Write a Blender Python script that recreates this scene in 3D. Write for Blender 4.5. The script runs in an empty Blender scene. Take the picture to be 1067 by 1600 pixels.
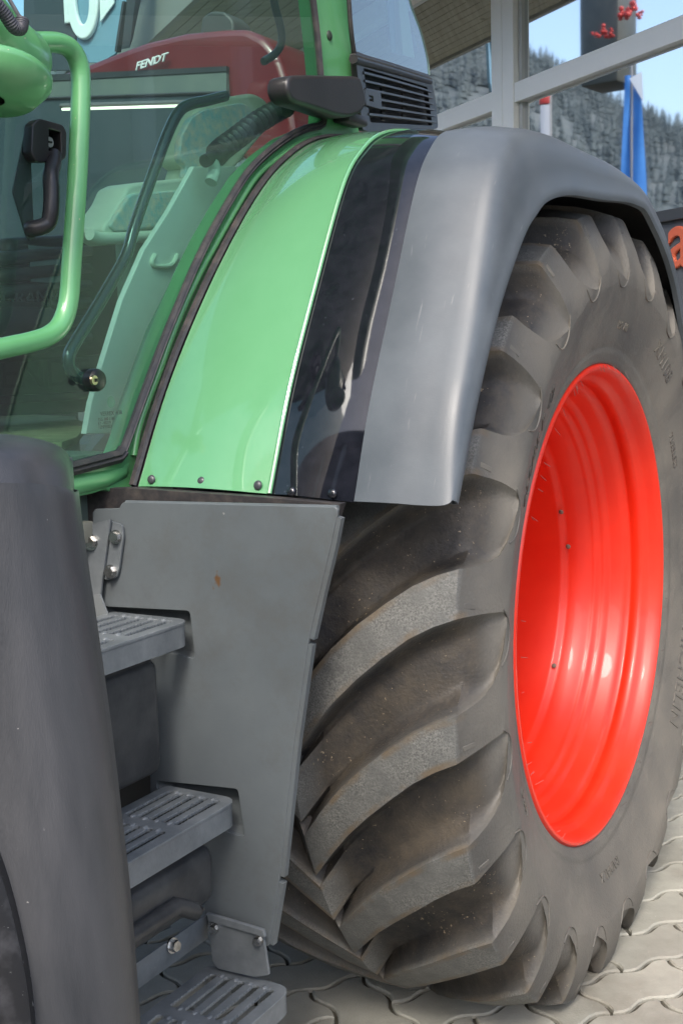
import bpy, bmesh, math, random
import numpy as np
from mathutils import Vector, Matrix
random.seed(7)
C = bpy.context.scene.collection
R_ = math.radians
PI = math.pi

# ------------------------------------------------------------------ camera
HZ = 0.875                       # height of the rear wheel's axle above the paving
CAM = Vector((0.0, 0.0, 0.0))
FPX = 1900.0                     # focal length in pixels of the 1600 px high photograph
CAMP = dict(pos=(0.86306, -2.76673, 0.59171), yaw=0.513566, pitch=0.125349, roll=-0.025915)
def cam_axes(yaw, pitch, roll):
    fwd = Vector((-math.sin(yaw), math.cos(yaw), 0)); right = Vector((math.cos(yaw), math.sin(yaw), 0)); up = Vector((0, 0, 1))
    f2 = fwd*math.cos(pitch)-up*math.sin(pitch); u2 = up*math.cos(pitch)+fwd*math.sin(pitch)
    r3 = right*math.cos(roll)+u2*math.sin(roll); u3 = u2*math.cos(roll)-right*math.sin(roll)
    return r3, u3, f2
CR, CU, CF = cam_axes(CAMP['yaw'], CAMP['pitch'], CAMP['roll'])
CAM = Vector(CAMP['pos'])+Vector((0, 0, HZ))
cd = bpy.data.cameras.new('camera'); cam = bpy.data.objects.new('camera', cd); C.objects.link(cam)
cd.sensor_fit = 'VERTICAL'; cd.sensor_height = 36; cd.lens = 36*FPX/1600; cd.clip_end = 2000; cd.clip_start = 0.05
M = Matrix.Identity(4)
for i in range(3):
    M[i][0] = CR[i]; M[i][1] = CU[i]; M[i][2] = -CF[i]; M[i][3] = CAM[i]
cam.matrix_world = M
bpy.context.scene.camera = cam

# ------------------------------------------------------------------ light
SUN_EL, SUN_AZ = 46.0, 160.0     # azimuth clockwise from +Y
w = bpy.data.worlds.new('World'); bpy.context.scene.world = w; w.use_nodes = True
nt = w.node_tree; bg = nt.nodes['Background']
sky = nt.nodes.new('ShaderNodeTexSky'); sky.sky_type = 'NISHITA'; sky.sun_disc = False
sky.sun_elevation = R_(SUN_EL); sky.sun_rotation = R_(SUN_AZ); sky.air_density = 1.0; sky.dust_density = 3.0; sky.ozone_density = 1.0
nt.links.new(sky.outputs[0], bg.inputs[0]); bg.inputs[1].default_value = 0.15
sl = bpy.data.lights.new('sun', 'SUN'); sl.energy = 1.15; sl.angle = R_(14); sl.color = (1.0, 0.95, 0.88)
so = bpy.data.objects.new('sun', sl); C.objects.link(so)
az, el = R_(SUN_AZ), R_(SUN_EL)
sdir = Vector((math.sin(az)*math.cos(el), math.cos(az)*math.cos(el), math.sin(el)))
so.rotation_euler = sdir.to_track_quat('Z', 'Y').to_euler(); so.location = (3, -6, 8)
vs = bpy.context.scene.view_settings
vs.view_transform = 'Standard'; vs.look = 'None'; vs.exposure = 1.4; vs.gamma = 1; vs.use_curve_mapping = False
cy = bpy.context.scene.cycles
cy.max_bounces = 8; cy.transparent_max_bounces = 16

# ------------------------------------------------------------------ measuring helpers
def ray(px, py):
    return (CF+CR*((px-533.5)/FPX)-CU*((py-800)/FPX))
def at(px, py, ax, val):
    "the point of an axis-aligned plane (x, y or z = val) seen at a pixel; z is height above the paving"
    d = ray(px, py); t = (val-CAM[ax])/d[ax]
    return CAM+d*t
def atp(px, py, P0, n):
    d = ray(px, py); t = (Vector(P0)-CAM).dot(n)/d.dot(n)
    return CAM+d*t
def hdist(px, py, dist):
    d = ray(px, py); h = math.hypot(d.x, d.y); return CAM+d*(dist/h)

# ------------------------------------------------------------------ materials
MATS = {}
def mat(name, col, rough=0.5, metal=0.0, col2=None, scale=8.0, detail=6.0, bump=0.0, bscale=60.0, coat=0.0, contrast=(0.35, 0.65),
        rvar=0.0, spec=0.5, specks=None, stretch=None, extra=None):
    if name in MATS: return MATS[name]
    m = bpy.data.materials.new(name); m.use_nodes = True; n = m.node_tree; N = n.nodes; L = n.links
    b = N['Principled BSDF']; b.inputs['Base Color'].default_value = (*col, 1); b.inputs['Roughness'].default_value = rough
    b.inputs['Metallic'].default_value = metal; b.inputs['Specular IOR Level'].default_value = spec
    b.inputs['Coat Weight'].default_value = coat; b.inputs['Coat Roughness'].default_value = 0.03
    tc = N.new('ShaderNodeTexCoord'); src = tc.outputs['Object']
    if stretch:
        mp = N.new('ShaderNodeMapping'); mp.inputs['Scale'].default_value = stretch; L.new(src, mp.inputs[0]); src = mp.outputs[0]
    out = None
    if col2 is not None:
        t = N.new('ShaderNodeTexNoise'); t.inputs['Scale'].default_value = scale; t.inputs['Detail'].default_value = detail; t.inputs['Roughness'].default_value = 0.65
        L.new(src, t.inputs['Vector'])
        r = N.new('ShaderNodeValToRGB'); r.color_ramp.elements[0].position = contrast[0]; r.color_ramp.elements[1].position = contrast[1]
        r.color_ramp.elements[0].color = (*col, 1); r.color_ramp.elements[1].color = (*col2, 1)
        L.new(t.outputs['Fac'], r.inputs[0]); out = r.outputs[0]
        if rvar:
            mr = N.new('ShaderNodeMapRange'); mr.inputs['From Min'].default_value = .3; mr.inputs['From Max'].default_value = .7
            mr.inputs['To Min'].default_value = rough-rvar; mr.inputs['To Max'].default_value = rough+rvar
            L.new(t.outputs['Fac'], mr.inputs[0]); L.new(mr.outputs[0], b.inputs['Roughness'])
    if specks is not None:
        scol, ssc, thr = specks
        t2 = N.new('ShaderNodeTexNoise'); t2.inputs['Scale'].default_value = ssc; t2.inputs['Detail'].default_value = 3
        L.new(tc.outputs['Object'], t2.inputs['Vector'])
        r2 = N.new('ShaderNodeValToRGB'); r2.color_ramp.elements[0].position = thr; r2.color_ramp.elements[1].position = thr+0.04
        r2.color_ramp.elements[0].color = (0, 0, 0, 1); r2.color_ramp.elements[1].color = (1, 1, 1, 1)
        L.new(t2.outputs['Fac'], r2.inputs[0])
        mx = N.new('ShaderNodeMix'); mx.data_type = 'RGBA'; L.new(r2.outputs[0], mx.inputs['Factor'])
        if out is not None: L.new(out, mx.inputs['A'])
        else: mx.inputs['A'].default_value = (*col, 1)
        mx.inputs['B'].default_value = (*scol, 1); out = mx.outputs['Result']
    if out is not None: L.new(out, b.inputs['Base Color'])
    if bump:
        t3 = N.new('ShaderNodeTexNoise'); t3.inputs['Scale'].default_value = bscale; t3.inputs['Detail'].default_value = 5
        L.new(src, t3.inputs['Vector']); bp = N.new('ShaderNodeBump'); bp.inputs['Strength'].default_value = min(1, bump); bp.inputs['Distance'].default_value = 0.004
        L.new(t3.outputs['Fac'], bp.inputs['Height']); L.new(bp.outputs[0], b.inputs['Normal'])
    if extra: extra(m, b, tc, out)
    MATS[name] = m; return m

def mat_glass(name, tint, refl=1.0, ior=1.5):
    m = bpy.data.materials.new(name); m.use_nodes = True; N = m.node_tree.nodes; L = m.node_tree.links
    N.remove(N['Principled BSDF']); o = N['Material Output']
    tr = N.new('ShaderNodeBsdfTransparent'); tr.inputs[0].default_value = (*tint, 1)
    gl = N.new('ShaderNodeBsdfGlossy'); gl.inputs['Roughness'].default_value = 0.0; gl.inputs[0].default_value = (.8*refl, .8*refl, .8*refl, 1)
    fr = N.new('ShaderNodeFresnel'); fr.inputs[0].default_value = ior; mx = N.new('ShaderNodeMixShader'); ge = N.new('ShaderNodeNewGeometry'); sb = N.new('ShaderNodeMath'); sb.operation = 'SUBTRACT'; sb.inputs[0].default_value = 1; L.new(ge.outputs['Backfacing'], sb.inputs[1]); mu = N.new('ShaderNodeMath'); mu.operation = 'MULTIPLY'; L.new(fr.outputs[0], mu.inputs[0]); L.new(sb.outputs[0], mu.inputs[1])
    df = N.new('ShaderNodeBsdfDiffuse'); df.inputs[0].default_value = (.62, .70, .68, 1); tcg = N.new('ShaderNodeTexCoord'); tn = N.new('ShaderNodeTexNoise'); tn.inputs['Scale'].default_value = 4; tn.inputs['Detail'].default_value = 6; L.new(tcg.outputs['Object'], tn.inputs['Vector'])
    mrg = N.new('ShaderNodeMapRange'); mrg.inputs['From Min'].default_value = .3; mrg.inputs['From Max'].default_value = .75; mrg.inputs['To Min'].default_value = .012; mrg.inputs['To Max'].default_value = .036; L.new(tn.outputs[0], mrg.inputs[0])
    md = N.new('ShaderNodeMixShader'); L.new(mrg.outputs[0], md.inputs[0]); L.new(tr.outputs[0], md.inputs[1]); L.new(df.outputs[0], md.inputs[2])
    L.new(mu.outputs[0], mx.inputs[0]); L.new(md.outputs[0], mx.inputs[1]); L.new(gl.outputs[0], mx.inputs[2]); L.new(mx.outputs[0], o.inputs[0])
    return m
def mat_window(name):
    "reflective shopfront glass: a dark room behind and a strong mirror image"
    m = bpy.data.materials.new(name); m.use_nodes = True; N = m.node_tree.nodes; L = m.node_tree.links
    N.remove(N['Principled BSDF']); o = N['Material Output']
    tr = N.new('ShaderNodeBsdfTransparent'); tr.inputs[0].default_value = (.30, .36, .36, 1)
    gl = N.new('ShaderNodeBsdfGlossy'); gl.inputs['Roughness'].default_value = 0.024; gl.inputs[0].default_value = (.93, .97, 1, 1)
    mx = N.new('ShaderNodeMixShader'); mx.inputs[0].default_value = .80
    t = N.new('ShaderNodeTexNoise'); t.inputs['Scale'].default_value = 0.8; tc = N.new('ShaderNodeTexCoord'); L.new(tc.outputs['Object'], t.inputs['Vector'])
    bp = N.new('ShaderNodeBump'); bp.inputs['Strength'].default_value = .05; bp.inputs['Distance'].default_value = .02; L.new(t.outputs[0], bp.inputs['Height']); L.new(bp.outputs[0], gl.inputs['Normal'])
    L.new(tr.outputs[0], mx.inputs[1]); L.new(gl.outputs[0], mx.inputs[2]); L.new(mx.outputs[0], o.inputs[0])
    return m
def mat_emit(name, col, s):
    m = bpy.data.materials.new(name); m.use_nodes = True; b = m.node_tree.nodes['Principled BSDF']
    b.inputs['Base Color'].default_value = (*col, 1); b.inputs['Emission Color'].default_value = (*col, 1); b.inputs['Emission Strength'].default_value = s
    return m

def green_rust(m, b, tc, out): pass
GREEN = mat('green_paint', (.110, .315, .145), .25, coat=1.0, col2=(.125, .34, .165), scale=3, bump=.015, bscale=14)
GREEN2 = mat('green_frame_paint', (.090, .30, .115), .33, coat=.5, col2=(.11, .33, .135), scale=6, specks=((.5, .45, .3), 90, .74))
BLACKG = mat('black_gloss', (.006, .007, .010), .05, coat=.45, spec=.35, col2=(.012, .013, .018), scale=40, specks=((.10, .11, .13), 160, .735), bump=.035, bscale=9)
def scuffs(m, b, tc, out):
    N = m.node_tree.nodes; L = m.node_tree.links
    mp = N.new('ShaderNodeMapping'); mp.inputs['Rotation'].default_value = (R_(25), R_(-28), R_(10)); mp.inputs['Scale'].default_value = (90, 14, 9)
    L.new(tc.outputs['Object'], mp.inputs[0])
    t = N.new('ShaderNodeTexNoise'); t.inputs['Scale'].default_value = 1.6; t.inputs['Detail'].default_value = 4; L.new(mp.outputs[0], t.inputs['Vector'])
    r = N.new('ShaderNodeValToRGB'); r.color_ramp.elements[0].position = .68; r.color_ramp.elements[1].position = .84
    L.new(t.outputs[0], r.inputs[0])
    mx = N.new('ShaderNodeMix'); mx.data_type = 'RGBA'; L.new(r.outputs[0], mx.inputs['Factor']); L.new(out, mx.inputs['A']); mx.inputs['B'].default_value = (.18, .19, .20, 1)
    L.new(mx.outputs['Result'], b.inputs['Base Color'])
FLARE = mat('flare_plastic', (.056, .067, .078), .44, col2=(.098, .114, .128), scale=4.5, contrast=(.3, .7), bump=.05, bscale=420, rvar=.08, extra=scuffs)
GREY = mat('grey_plastic', (.085, .095, .097), .48, col2=(.115, .127, .127), scale=3, bump=.05, bscale=300, specks=((.3, .3, .28), 55, .765))
def rust(m, b, tc, out):
    N = m.node_tree.nodes; L = m.node_tree.links
    t = N.new('ShaderNodeTexNoise'); t.inputs['Scale'].default_value = 38; t.inputs['Detail'].default_value = 4; L.new(tc.outputs['Object'], t.inputs['Vector'])
    # rust specks gather round one spot
    g = N.new('ShaderNodeVectorMath'); g.operation = 'DISTANCE'; L.new(tc.outputs['Object'], g.inputs[0]); P = at(345, 908, 1, -1.06); g.inputs[1].default_value = P
    mr = N.new('ShaderNodeMapRange'); mr.inputs['From Min'].default_value = .0; mr.inputs['From Max'].default_value = .075; mr.inputs['To Min'].default_value = .17; mr.inputs['To Max'].default_value = -.3
    L.new(g.outputs['Value'], mr.inputs[0]); ad = N.new('ShaderNodeMath'); ad.operation = 'ADD'; L.new(t.outputs[0], ad.inputs[0]); L.new(mr.outputs[0], ad.inputs[1])
    r = N.new('ShaderNodeValToRGB'); r.color_ramp.elements[0].position = .66; r.color_ramp.elements[1].position = .76; L.new(ad.outputs[0], r.inputs[0])
    t4 = N.new('ShaderNodeTexNoise'); t4.inputs['Scale'].default_value = 6; t4.inputs['Detail'].default_value = 9; t4.inputs['Roughness'].default_value = .75; L.new(tc.outputs['Object'], t4.inputs['Vector'])
    r4 = N.new('ShaderNodeValToRGB'); r4.color_ramp.elements[0].position = .50; r4.color_ramp.elements[1].position = .72; r4.color_ramp.elements[1].color = (.55, .55, .55, 1); L.new(t4.outputs[0], r4.inputs[0])
    m4 = N.new('ShaderNodeMix'); m4.data_type = 'RGBA'; L.new(r4.outputs[0], m4.inputs['Factor']); L.new(out, m4.inputs['A']); m4.inputs['B'].default_value = (.075, .073, .066, 1); out = m4.outputs['Result']
    mx = N.new('ShaderNodeMix'); mx.data_type = 'RGBA'; L.new(r.outputs[0], mx.inputs['Factor']); L.new(out, mx.inputs['A']); mx.inputs['B'].default_value = (.10, .055, .025, 1)
    L.new(mx.outputs['Result'], b.inputs['Base Color'])
PANEL = mat('grey_panel', (.090, .104, .112), .40, col2=(.120, .136, .143), scale=2.2, bump=.05, bscale=300, specks=((.34, .34, .32), 60, .765), extra=rust)
STEEL = mat('grey_step_steel', (.10, .113, .122), .32, col2=(.155, .17, .178), scale=18, bump=.1, bscale=120, specks=((.3, .27, .22), 120, .73))
RUBBER = mat('rubber_seal', (.03, .028, .03), .45, col2=(.07, .06, .055), scale=30, contrast=(.45, .7), bump=.2, bscale=150)
DARK = mat('dark_plastic', (.018, .019, .021), .42, col2=(.035, .033, .03), scale=14, bump=.15, bscale=200)
BLACKHINGE = mat('black_hinge_plastic', (.018, .017, .019), .38, col2=(.026, .024, .026), scale=9, bump=.06, bscale=300)
TANK = mat('tank_plastic', (.022, .024, .027), .38, col2=(.06, .062, .062), scale=11, contrast=(.4, .75), bump=.2, bscale=60)
BOLT = mat('zinc_bolt', (.62, .63, .64), .25, metal=1.0, col2=(.35, .34, .31), scale=60)
BRASS = mat('brass', (.45, .36, .24), .3, metal=1.0)
RED = mat('red_paint', (.70, .017, .003), .44, coat=.15, col2=(.74, .026, .006), scale=7, bump=.03, bscale=18, specks=((.35, .05, .03), 48, .77))
MUD = mat('mudguard_plastic', (.019, .021, .024), .38, col2=(.060, .060, .063), scale=3.2, contrast=(.3, .75), bump=.12, bscale=240, rvar=.1, stretch=(3, 3, .35), specks=((.28, .27, .26), 130, .765))
GLASS = mat_glass('cab_glass', (.68, .83, .79))
CREAM = mat('interior_beige', (.42, .46, .36), .6, col2=(.36, .40, .31), scale=5)
SAGE = mat('armrest_sage', (.68, .74, .62), .5, col2=(.60, .68, .56), scale=6)
FABRIC = mat('seat_fabric', (.34, .56, .56), .95, col2=(.75, .66, .52), scale=42, contrast=(.38, .66), bump=.5, bscale=300)
FAR = mat('interior_dark', (.018, .022, .024), .5, col2=(.035, .04, .042), scale=6)
MIDGREY = mat('interior_grey', (.10, .13, .12), .6, col2=(.13, .16, .14), scale=9)
MAROON = mat('maroon_paint', (.13, .012, .014), .3, coat=.5, col2=(.16, .018, .02), scale=4)
WHITE = mat('white_frame', (.88, .89, .84), .35, col2=(.84, .86, .80), scale=3)
LETTER = mat('silver_letter', (.7, .7, .7), .4)
MATMAT = mat('floor_mat_felt', (.13, .14, .07), .95, col2=(.22, .22, .12), scale=22, bump=.6, bscale=130)
SOFFIT = mat('soffit_wood', (.42, .40, .30), .6, col2=(.30, .28, .20), scale=3.0, stretch=(.5, 10, 10), detail=8, specks=((.10, .08, .05), 2.4, .70))

# tyre rubber: grey dust over black, darker grooves with brown earth, scuffed lug faces
def tyre_mat():
    m = bpy.data.materials.new('tyre_rubber'); m.use_nodes = True; N = m.node_tree.nodes; L = m.node_tree.links; b = N['Principled BSDF']
    tc = N.new('ShaderNodeTexCoord'); vc = N.new('ShaderNodeAttribute'); vc.attribute_name = 'zone'
    sp = N.new('ShaderNodeSeparateColor'); L.new(vc.outputs['Color'], sp.inputs[0])   # R lug top, G groove, B sidewall
    def noise(sc, d=6, rg=.6):
        t = N.new('ShaderNodeTexNoise'); t.inputs['Scale'].default_value = sc; t.inputs['Detail'].default_value = d; t.inputs['Roughness'].default_value = rg
        L.new(tc.outputs['Object'], t.inputs['Vector']); return t
    def ramp(src, a, bb, ca, cb):
        r = N.new('ShaderNodeValToRGB'); r.color_ramp.elements[0].position = a; r.color_ramp.elements[1].position = bb
        r.color_ramp.elements[0].color = (*ca, 1); r.color_ramp.elements[1].color = (*cb, 1); L.new(src, r.inputs[0]); return r.outputs[0]
    def mix(f, a, bb):
        x = N.new('ShaderNodeMix'); x.data_type = 'RGBA'
        L.new(f, x.inputs['Factor'])
        for k, v in (('A', a), ('B', bb)):
            if isinstance(v, tuple): x.inputs[k].default_value = (*v, 1)
            else: L.new(v, x.inputs[k])
        return x.outputs['Result']
    base = ramp(noise(5, 8).outputs[0], .35, .68, (.044, .044, .043), (.092, .088, .080))
    side = ramp(noise(3.5, 8).outputs[0], .32, .66, (.074, .072, .067), (.160, .147, .124))
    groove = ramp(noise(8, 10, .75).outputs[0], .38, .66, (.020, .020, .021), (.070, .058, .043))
    t1_ = ramp(noise(310, 4, .7).outputs[0], .38, .66, (.055, .056, .054), (.20, .20, .185)); t2_ = ramp(noise(22, 5).outputs[0], .40, .62, (.09, .092, .088), (.125, .127, .12))
    big_ = ramp(noise(11, 3).outputs[0], .42, .56, (.25, .25, .25), (.8, .8, .8)); top = mix(big_, t2_, t1_)
    c = mix(sp.outputs[2], base, side)
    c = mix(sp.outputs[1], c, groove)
    c = mix(sp.outputs[0], c, top)
    en = ramp(noise(16, 5).outputs[0], .40, .62, (0, 0, 0), (.9, .9, .9)); em = N.new('ShaderNodeMath'); em.operation = 'MULTIPLY'; L.new(en, em.inputs[0]); L.new(vc.outputs['Alpha'], em.inputs[1])
    c = mix(em.outputs[0], c, (.115, .088, .058))
    # pale earth crumbs
    cr = noise(150, 3); big = noise(9, 3)
    mm = N.new('ShaderNodeMath'); mm.operation = 'MULTIPLY_ADD'; L.new(big.outputs[0], mm.inputs[0]); mm.inputs[1].default_value = .35; L.new(cr.outputs[0], mm.inputs[2])
    f = ramp(mm.outputs[0], .86, .91, (0, 0, 0), (1, 1, 1))
    ml = N.new('ShaderNodeMath'); ml.operation = 'MULTIPLY'; L.new(f, ml.inputs[0]); L.new(sp.outputs[1], ml.inputs[1])
    c = mix(ml.outputs[0], c, (.30, .24, .16))
    L.new(c, b.inputs['Base Color'])
    rr = ramp(noise(14).outputs[0], .3, .7, (.46, .46, .46), (.74, .74, .74)); L.new(rr, b.inputs['Roughness'])
    b.inputs['Specular IOR Level'].default_value = .45
    n1 = noise(160, 4); n2 = noise(18, 6)
    a1 = N.new('ShaderNodeMath'); a1.operation = 'MULTIPLY_ADD'; L.new(n2.outputs[0], a1.inputs[0]); a1.inputs[1].default_value = 1.6; L.new(n1.outputs[0], a1.inputs[2])
    bp = N.new('ShaderNodeBump'); bp.inputs['Strength'].default_value = .35; bp.inputs['Distance'].default_value = .004; L.new(a1.outputs[0], bp.inputs['Height']); L.new(bp.outputs[0], b.inputs['Normal'])
    return m
TYRE = tyre_mat()

# ------------------------------------------------------------------ object helpers
def link(name, me, m, parent=None, smooth=None):
    me.materials.clear()
    if m: me.materials.append(m)
    o = bpy.data.objects.new(name, me); C.objects.link(o)
    if smooth is not None:
        for p in me.polygons: p.use_smooth = True
        me.set_sharp_from_angle(angle=R_(smooth))
    if parent: o.parent = parent; o.matrix_parent_inverse = parent.matrix_world.inverted() if not isinstance(parent, str) else None
    return o
def mesh(name, vs_, fs, m, parent=None, smooth=None):
    me = bpy.data.meshes.new(name); me.from_pydata([tuple(v) for v in vs_], [], fs); me.validate(); me.update()
    bm = bmesh.new(); bm.from_mesh(me); bmesh.ops.recalc_face_normals(bm, faces=bm.faces); bm.to_mesh(me); bm.free()
    return link(name, me, m, parent, smooth)
def obj(name, bm, m, parent=None, smooth=None):
    me = bpy.data.meshes.new(name); bmesh.ops.recalc_face_normals(bm, faces=bm.faces); bm.to_mesh(me); bm.free()
    return link(name, me, m, parent, smooth)
def thing(name, label, cat, loc=(0, 0, 0), rot=0, group=None):
    o = bpy.data.objects.new(name, None); C.objects.link(o); o.location = loc; o.rotation_euler = (0, 0, rot); o.empty_display_size = .1
    bpy.context.view_layer.update()
    tag(o, label, cat, group); return o
def tag(o, label, cat, group=None):
    o['label'] = label; o['category'] = cat
    if group: o['group'] = group
    return o
def add_box(bm, lo, hi, bevel=0.0, mtx=None, seg=2):
    r = bmesh.ops.create_cube(bm, size=1.0); vv = r['verts']
    for v in vv:
        v.co = Vector([(lo[i]+hi[i])/2+v.co[i]*(hi[i]-lo[i]) for i in range(3)])
    if bevel:
        ed = list({e for v in vv for e in v.link_edges})
        rb = bmesh.ops.bevel(bm, geom=ed, offset=bevel, segments=seg, affect='EDGES', profile=.5)
        vv = list({v for f in rb['faces'] for v in f.verts} | {v for v in vv if v.is_valid})
    if mtx: bmesh.ops.transform(bm, matrix=mtx, verts=vv)
    return vv
def box(name, lo, hi, m, parent=None, bevel=0.0, mtx=None, smooth=30):
    bm = bmesh.new(); add_box(bm, lo, hi, bevel, mtx); return obj(name, bm, m, parent, smooth)
def catmull(P, n=6, closed=False):
    P = [Vector(p) for p in P]; out = []
    k = len(P)
    for i in range(k-(0 if closed else 1)):
        if closed: a, b, c, d = P[(i-1) % k], P[i], P[(i+1) % k], P[(i+2) % k]
        else:
            b, c = P[i], P[i+1]; a = P[i-1] if i > 0 else b*2-c; d = P[i+2] if i+2 < k else c*2-b
        for j in range(n):
            t = j/n
            out.append(.5*((2*b)+(c-a)*t+(2*a-5*b+4*c-d)*t*t+(3*b-a-3*c+d)*t**3))
    if not closed: out.append(P[-1])
    return out
def add_tube(bm, P, r, seg=12, caps=True, prof=None, up=None):
    "r: radius or list; prof: optional cross-section [(a,b)] in units of r along side and up"
    P = [Vector(p) for p in P]; rings = []
    prevn = None
    for i, p in enumerate(P):
        t = (P[min(i+1, len(P)-1)]-P[max(i-1, 0)]).normalized()
        if up is not None: s = t.cross(Vector(up)).normalized()
        elif prevn is None:
            s = t.cross(Vector((0, 0, 1)) if abs(t.z) < .9 else Vector((0, 1, 0))).normalized()
        else: s = (prevn-t*prevn.dot(t)).normalized()
        prevn = s; u = s.cross(t).normalized(); rr = r[i] if isinstance(r, (list, tuple)) else r
        pr = prof or [(math.cos(2*PI*k/seg), math.sin(2*PI*k/seg)) for k in range(seg)]
        rings.append([bm.verts.new(p+s*a*rr+u*b*rr) for a, b in pr])
    n = len(rings[0])
    for a, b in zip(rings, rings[1:]):
        for k in range(n): bm.faces.new((a[k], a[(k+1) % n], b[(k+1) % n], b[k]))
    if caps:
        bm.faces.new(rings[0]); bm.faces.new(rings[-1])
def tube(name, P, r, m, parent=None, seg=12, prof=None, up=None, smooth=40):
    bm = bmesh.new(); add_tube(bm, P, r, seg, True, prof, up); return obj(name, bm, m, parent, smooth)
def lathe(name, prof, m, parent=None, axis='X', centre=(0, 0, 0), seg=96, smooth=30, closed=False):
    vs_, fs = [], []; n = len(prof)
    for k in range(seg):
        a = 2*PI*k/seg; c, s = math.cos(a), math.sin(a)
        for (x, r) in prof:
            if axis == 'X': vs_.append((centre[0]+x, centre[1]+r*c, centre[2]+r*s))
            elif axis == 'Y': vs_.append((centre[0]+r*c, centre[1]+x, centre[2]+r*s))
            else: vs_.append((centre[0]+r*c, centre[1]+r*s, centre[2]+x))
    for k in range(seg):
        k2 = (k+1) % seg
        for i in range(n-1): fs.append((k*n+i, k*n+i+1, k2*n+i+1, k2*n+i))
        if closed: fs.append((k*n+n-1, k*n, k2*n, k2*n+n-1))
    return mesh(name, vs_, fs, m, parent, smooth)
def grid(name, rows, m, parent=None, thick=0.0, smooth=40, closed_u=False):
    "rows: list of equal-length lists of points"
    n = len(rows[0]); vs_ = [p for r in rows for p in r]; fs = []
    for i in range(len(rows)-1):
        for j in range(n-1): fs.append((i*n+j, i*n+j+1, (i+1)*n+j+1, (i+1)*n+j))
    me = bpy.data.meshes.new(name); me.from_pydata([tuple(v) for v in vs_], [], fs); me.update()
    if thick:
        bm = bmesh.new(); bm.from_mesh(me); bmesh.ops.recalc_face_normals(bm, faces=bm.faces)
        bmesh.ops.solidify(bm, geom=list(bm.faces), thickness=thick); bmesh.ops.recalc_face_normals(bm, faces=bm.faces); bm.to_mesh(me); bm.free()
    return link(name, me, m, parent, smooth)
def plate_mesh(name, outline, holes=(), thick=.004, bevel=0.0):
    "2D outline with holes in local XY, extruded along local Z, as a mesh"
    cu = bpy.data.curves.new(name, 'CURVE'); cu.dimensions = '2D'; cu.fill_mode = 'BOTH'; cu.extrude = thick/2; cu.bevel_depth = bevel; cu.bevel_resolution = 2
    for poly in [outline]+list(holes):
        s = cu.splines.new('POLY'); s.points.add(len(poly)-1); s.use_cyclic_u = True
        for k, (x, y) in enumerate(poly): s.points[k].co = (x, y, 0, 1)
    o = bpy.data.objects.new(name, cu); C.objects.link(o); bpy.context.view_layer.update()
    me = bpy.data.meshes.new_from_object(o.evaluated_get(bpy.context.evaluated_depsgraph_get()))
    bpy.data.objects.remove(o); bpy.data.curves.remove(cu); me.name = name
    return me
def plate(name, pts3, O, ux, uy, m, parent=None, holes3=(), thick=.004, bevel=0.0, smooth=30):
    "pts3: 3D points lying in the plane O,ux,uy"
    O = Vector(O); ux = Vector(ux).normalized(); uy = Vector(uy).normalized(); uz = ux.cross(uy)
    f = lambda p: ((Vector(p)-O).dot(ux), (Vector(p)-O).dot(uy))
    me = plate_mesh(name, [f(p) for p in pts3], [[f(p) for p in h] for h in holes3], thick, bevel)
    mt = Matrix.Identity(4)
    for i in range(3): mt[i][0] = ux[i]; mt[i][1] = uy[i]; mt[i][2] = uz[i]; mt[i][3] = O[i]
    me.transform(mt)
    return link(name, me, m, parent, smooth)
def text_mesh(name, s, size, thick=.002, bevel=0.0, shear=0.0, space=1.0):
    cu = bpy.data.curves.new(name, 'FONT'); cu.body = s; cu.size = size; cu.extrude = thick/2; cu.bevel_depth = bevel; cu.shear = shear; cu.space_character = space
    o = bpy.data.objects.new(name, cu); C.objects.link(o); bpy.context.view_layer.update()
    me = bpy.data.meshes.new_from_object(o.evaluated_get(bpy.context.evaluated_depsgraph_get()))
    bpy.data.objects.remove(o); bpy.data.curves.remove(cu); me.name = name; return me
def text(name, s, size, P, ux, uy, m, parent=None, thick=.002, shear=0.0, sx=1.0, space=1.0, off=0.0):
    me = text_mesh(name, s, size, thick, off, shear, space); ux = Vector(ux).normalized(); uy = Vector(uy).normalized(); uz = ux.cross(uy); P = Vector(P)
    mt = Matrix.Identity(4)
    for i in range(3): mt[i][0] = ux[i]*sx; mt[i][1] = uy[i]; mt[i][2] = uz[i]; mt[i][3] = P[i]
    me.transform(mt); return link(name, me, m, parent)
def rounded(poly, r, n=5):
    out = []; k = len(poly)
    for i in range(k):
        a, b, c = Vector(poly[i-1]), Vector(poly[i]), Vector(poly[(i+1) % k])
        rr = r[i] if isinstance(r, (list, tuple)) else r
        if rr <= 0: out.append(tuple(b)); continue
        d1 = (a-b); d2 = (c-b); q = min(rr, d1.length*.49, d2.length*.49)
        p1 = b+d1.normalized()*q; p2 = b+d2.normalized()*q
        for j in range(n+1):
            t = j/n; out.append(tuple(p1*(1-t)**2+b*2*t*(1-t)+p2*t*t))
    return out
def hexbolt(parent, P, n, r=.011, name='bolt', m=None):
    "flanged hexagon head facing along n"
    bm = bmesh.new()
    bmesh.ops.create_cone(bm, segments=20, radius1=r*1.35, radius2=r*1.3, depth=.003, cap_ends=True, matrix=Matrix.Translation((0, 0, .0015)))
    bmesh.ops.create_cone(bm, segments=6, radius1=r, radius2=r*.93, depth=.010, cap_ends=True, matrix=Matrix.Translation((0, 0, .008)))
    mt = Matrix.Translation(P) @ Vector(n).to_track_quat('Z', 'X').to_matrix().to_4x4() @ Matrix.Rotation(random.random()*1, 4, 'Z')
    bmesh.ops.transform(bm, matrix=mt, verts=bm.verts)
    return obj(name, bm, m or BOLT, parent, 25)
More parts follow.
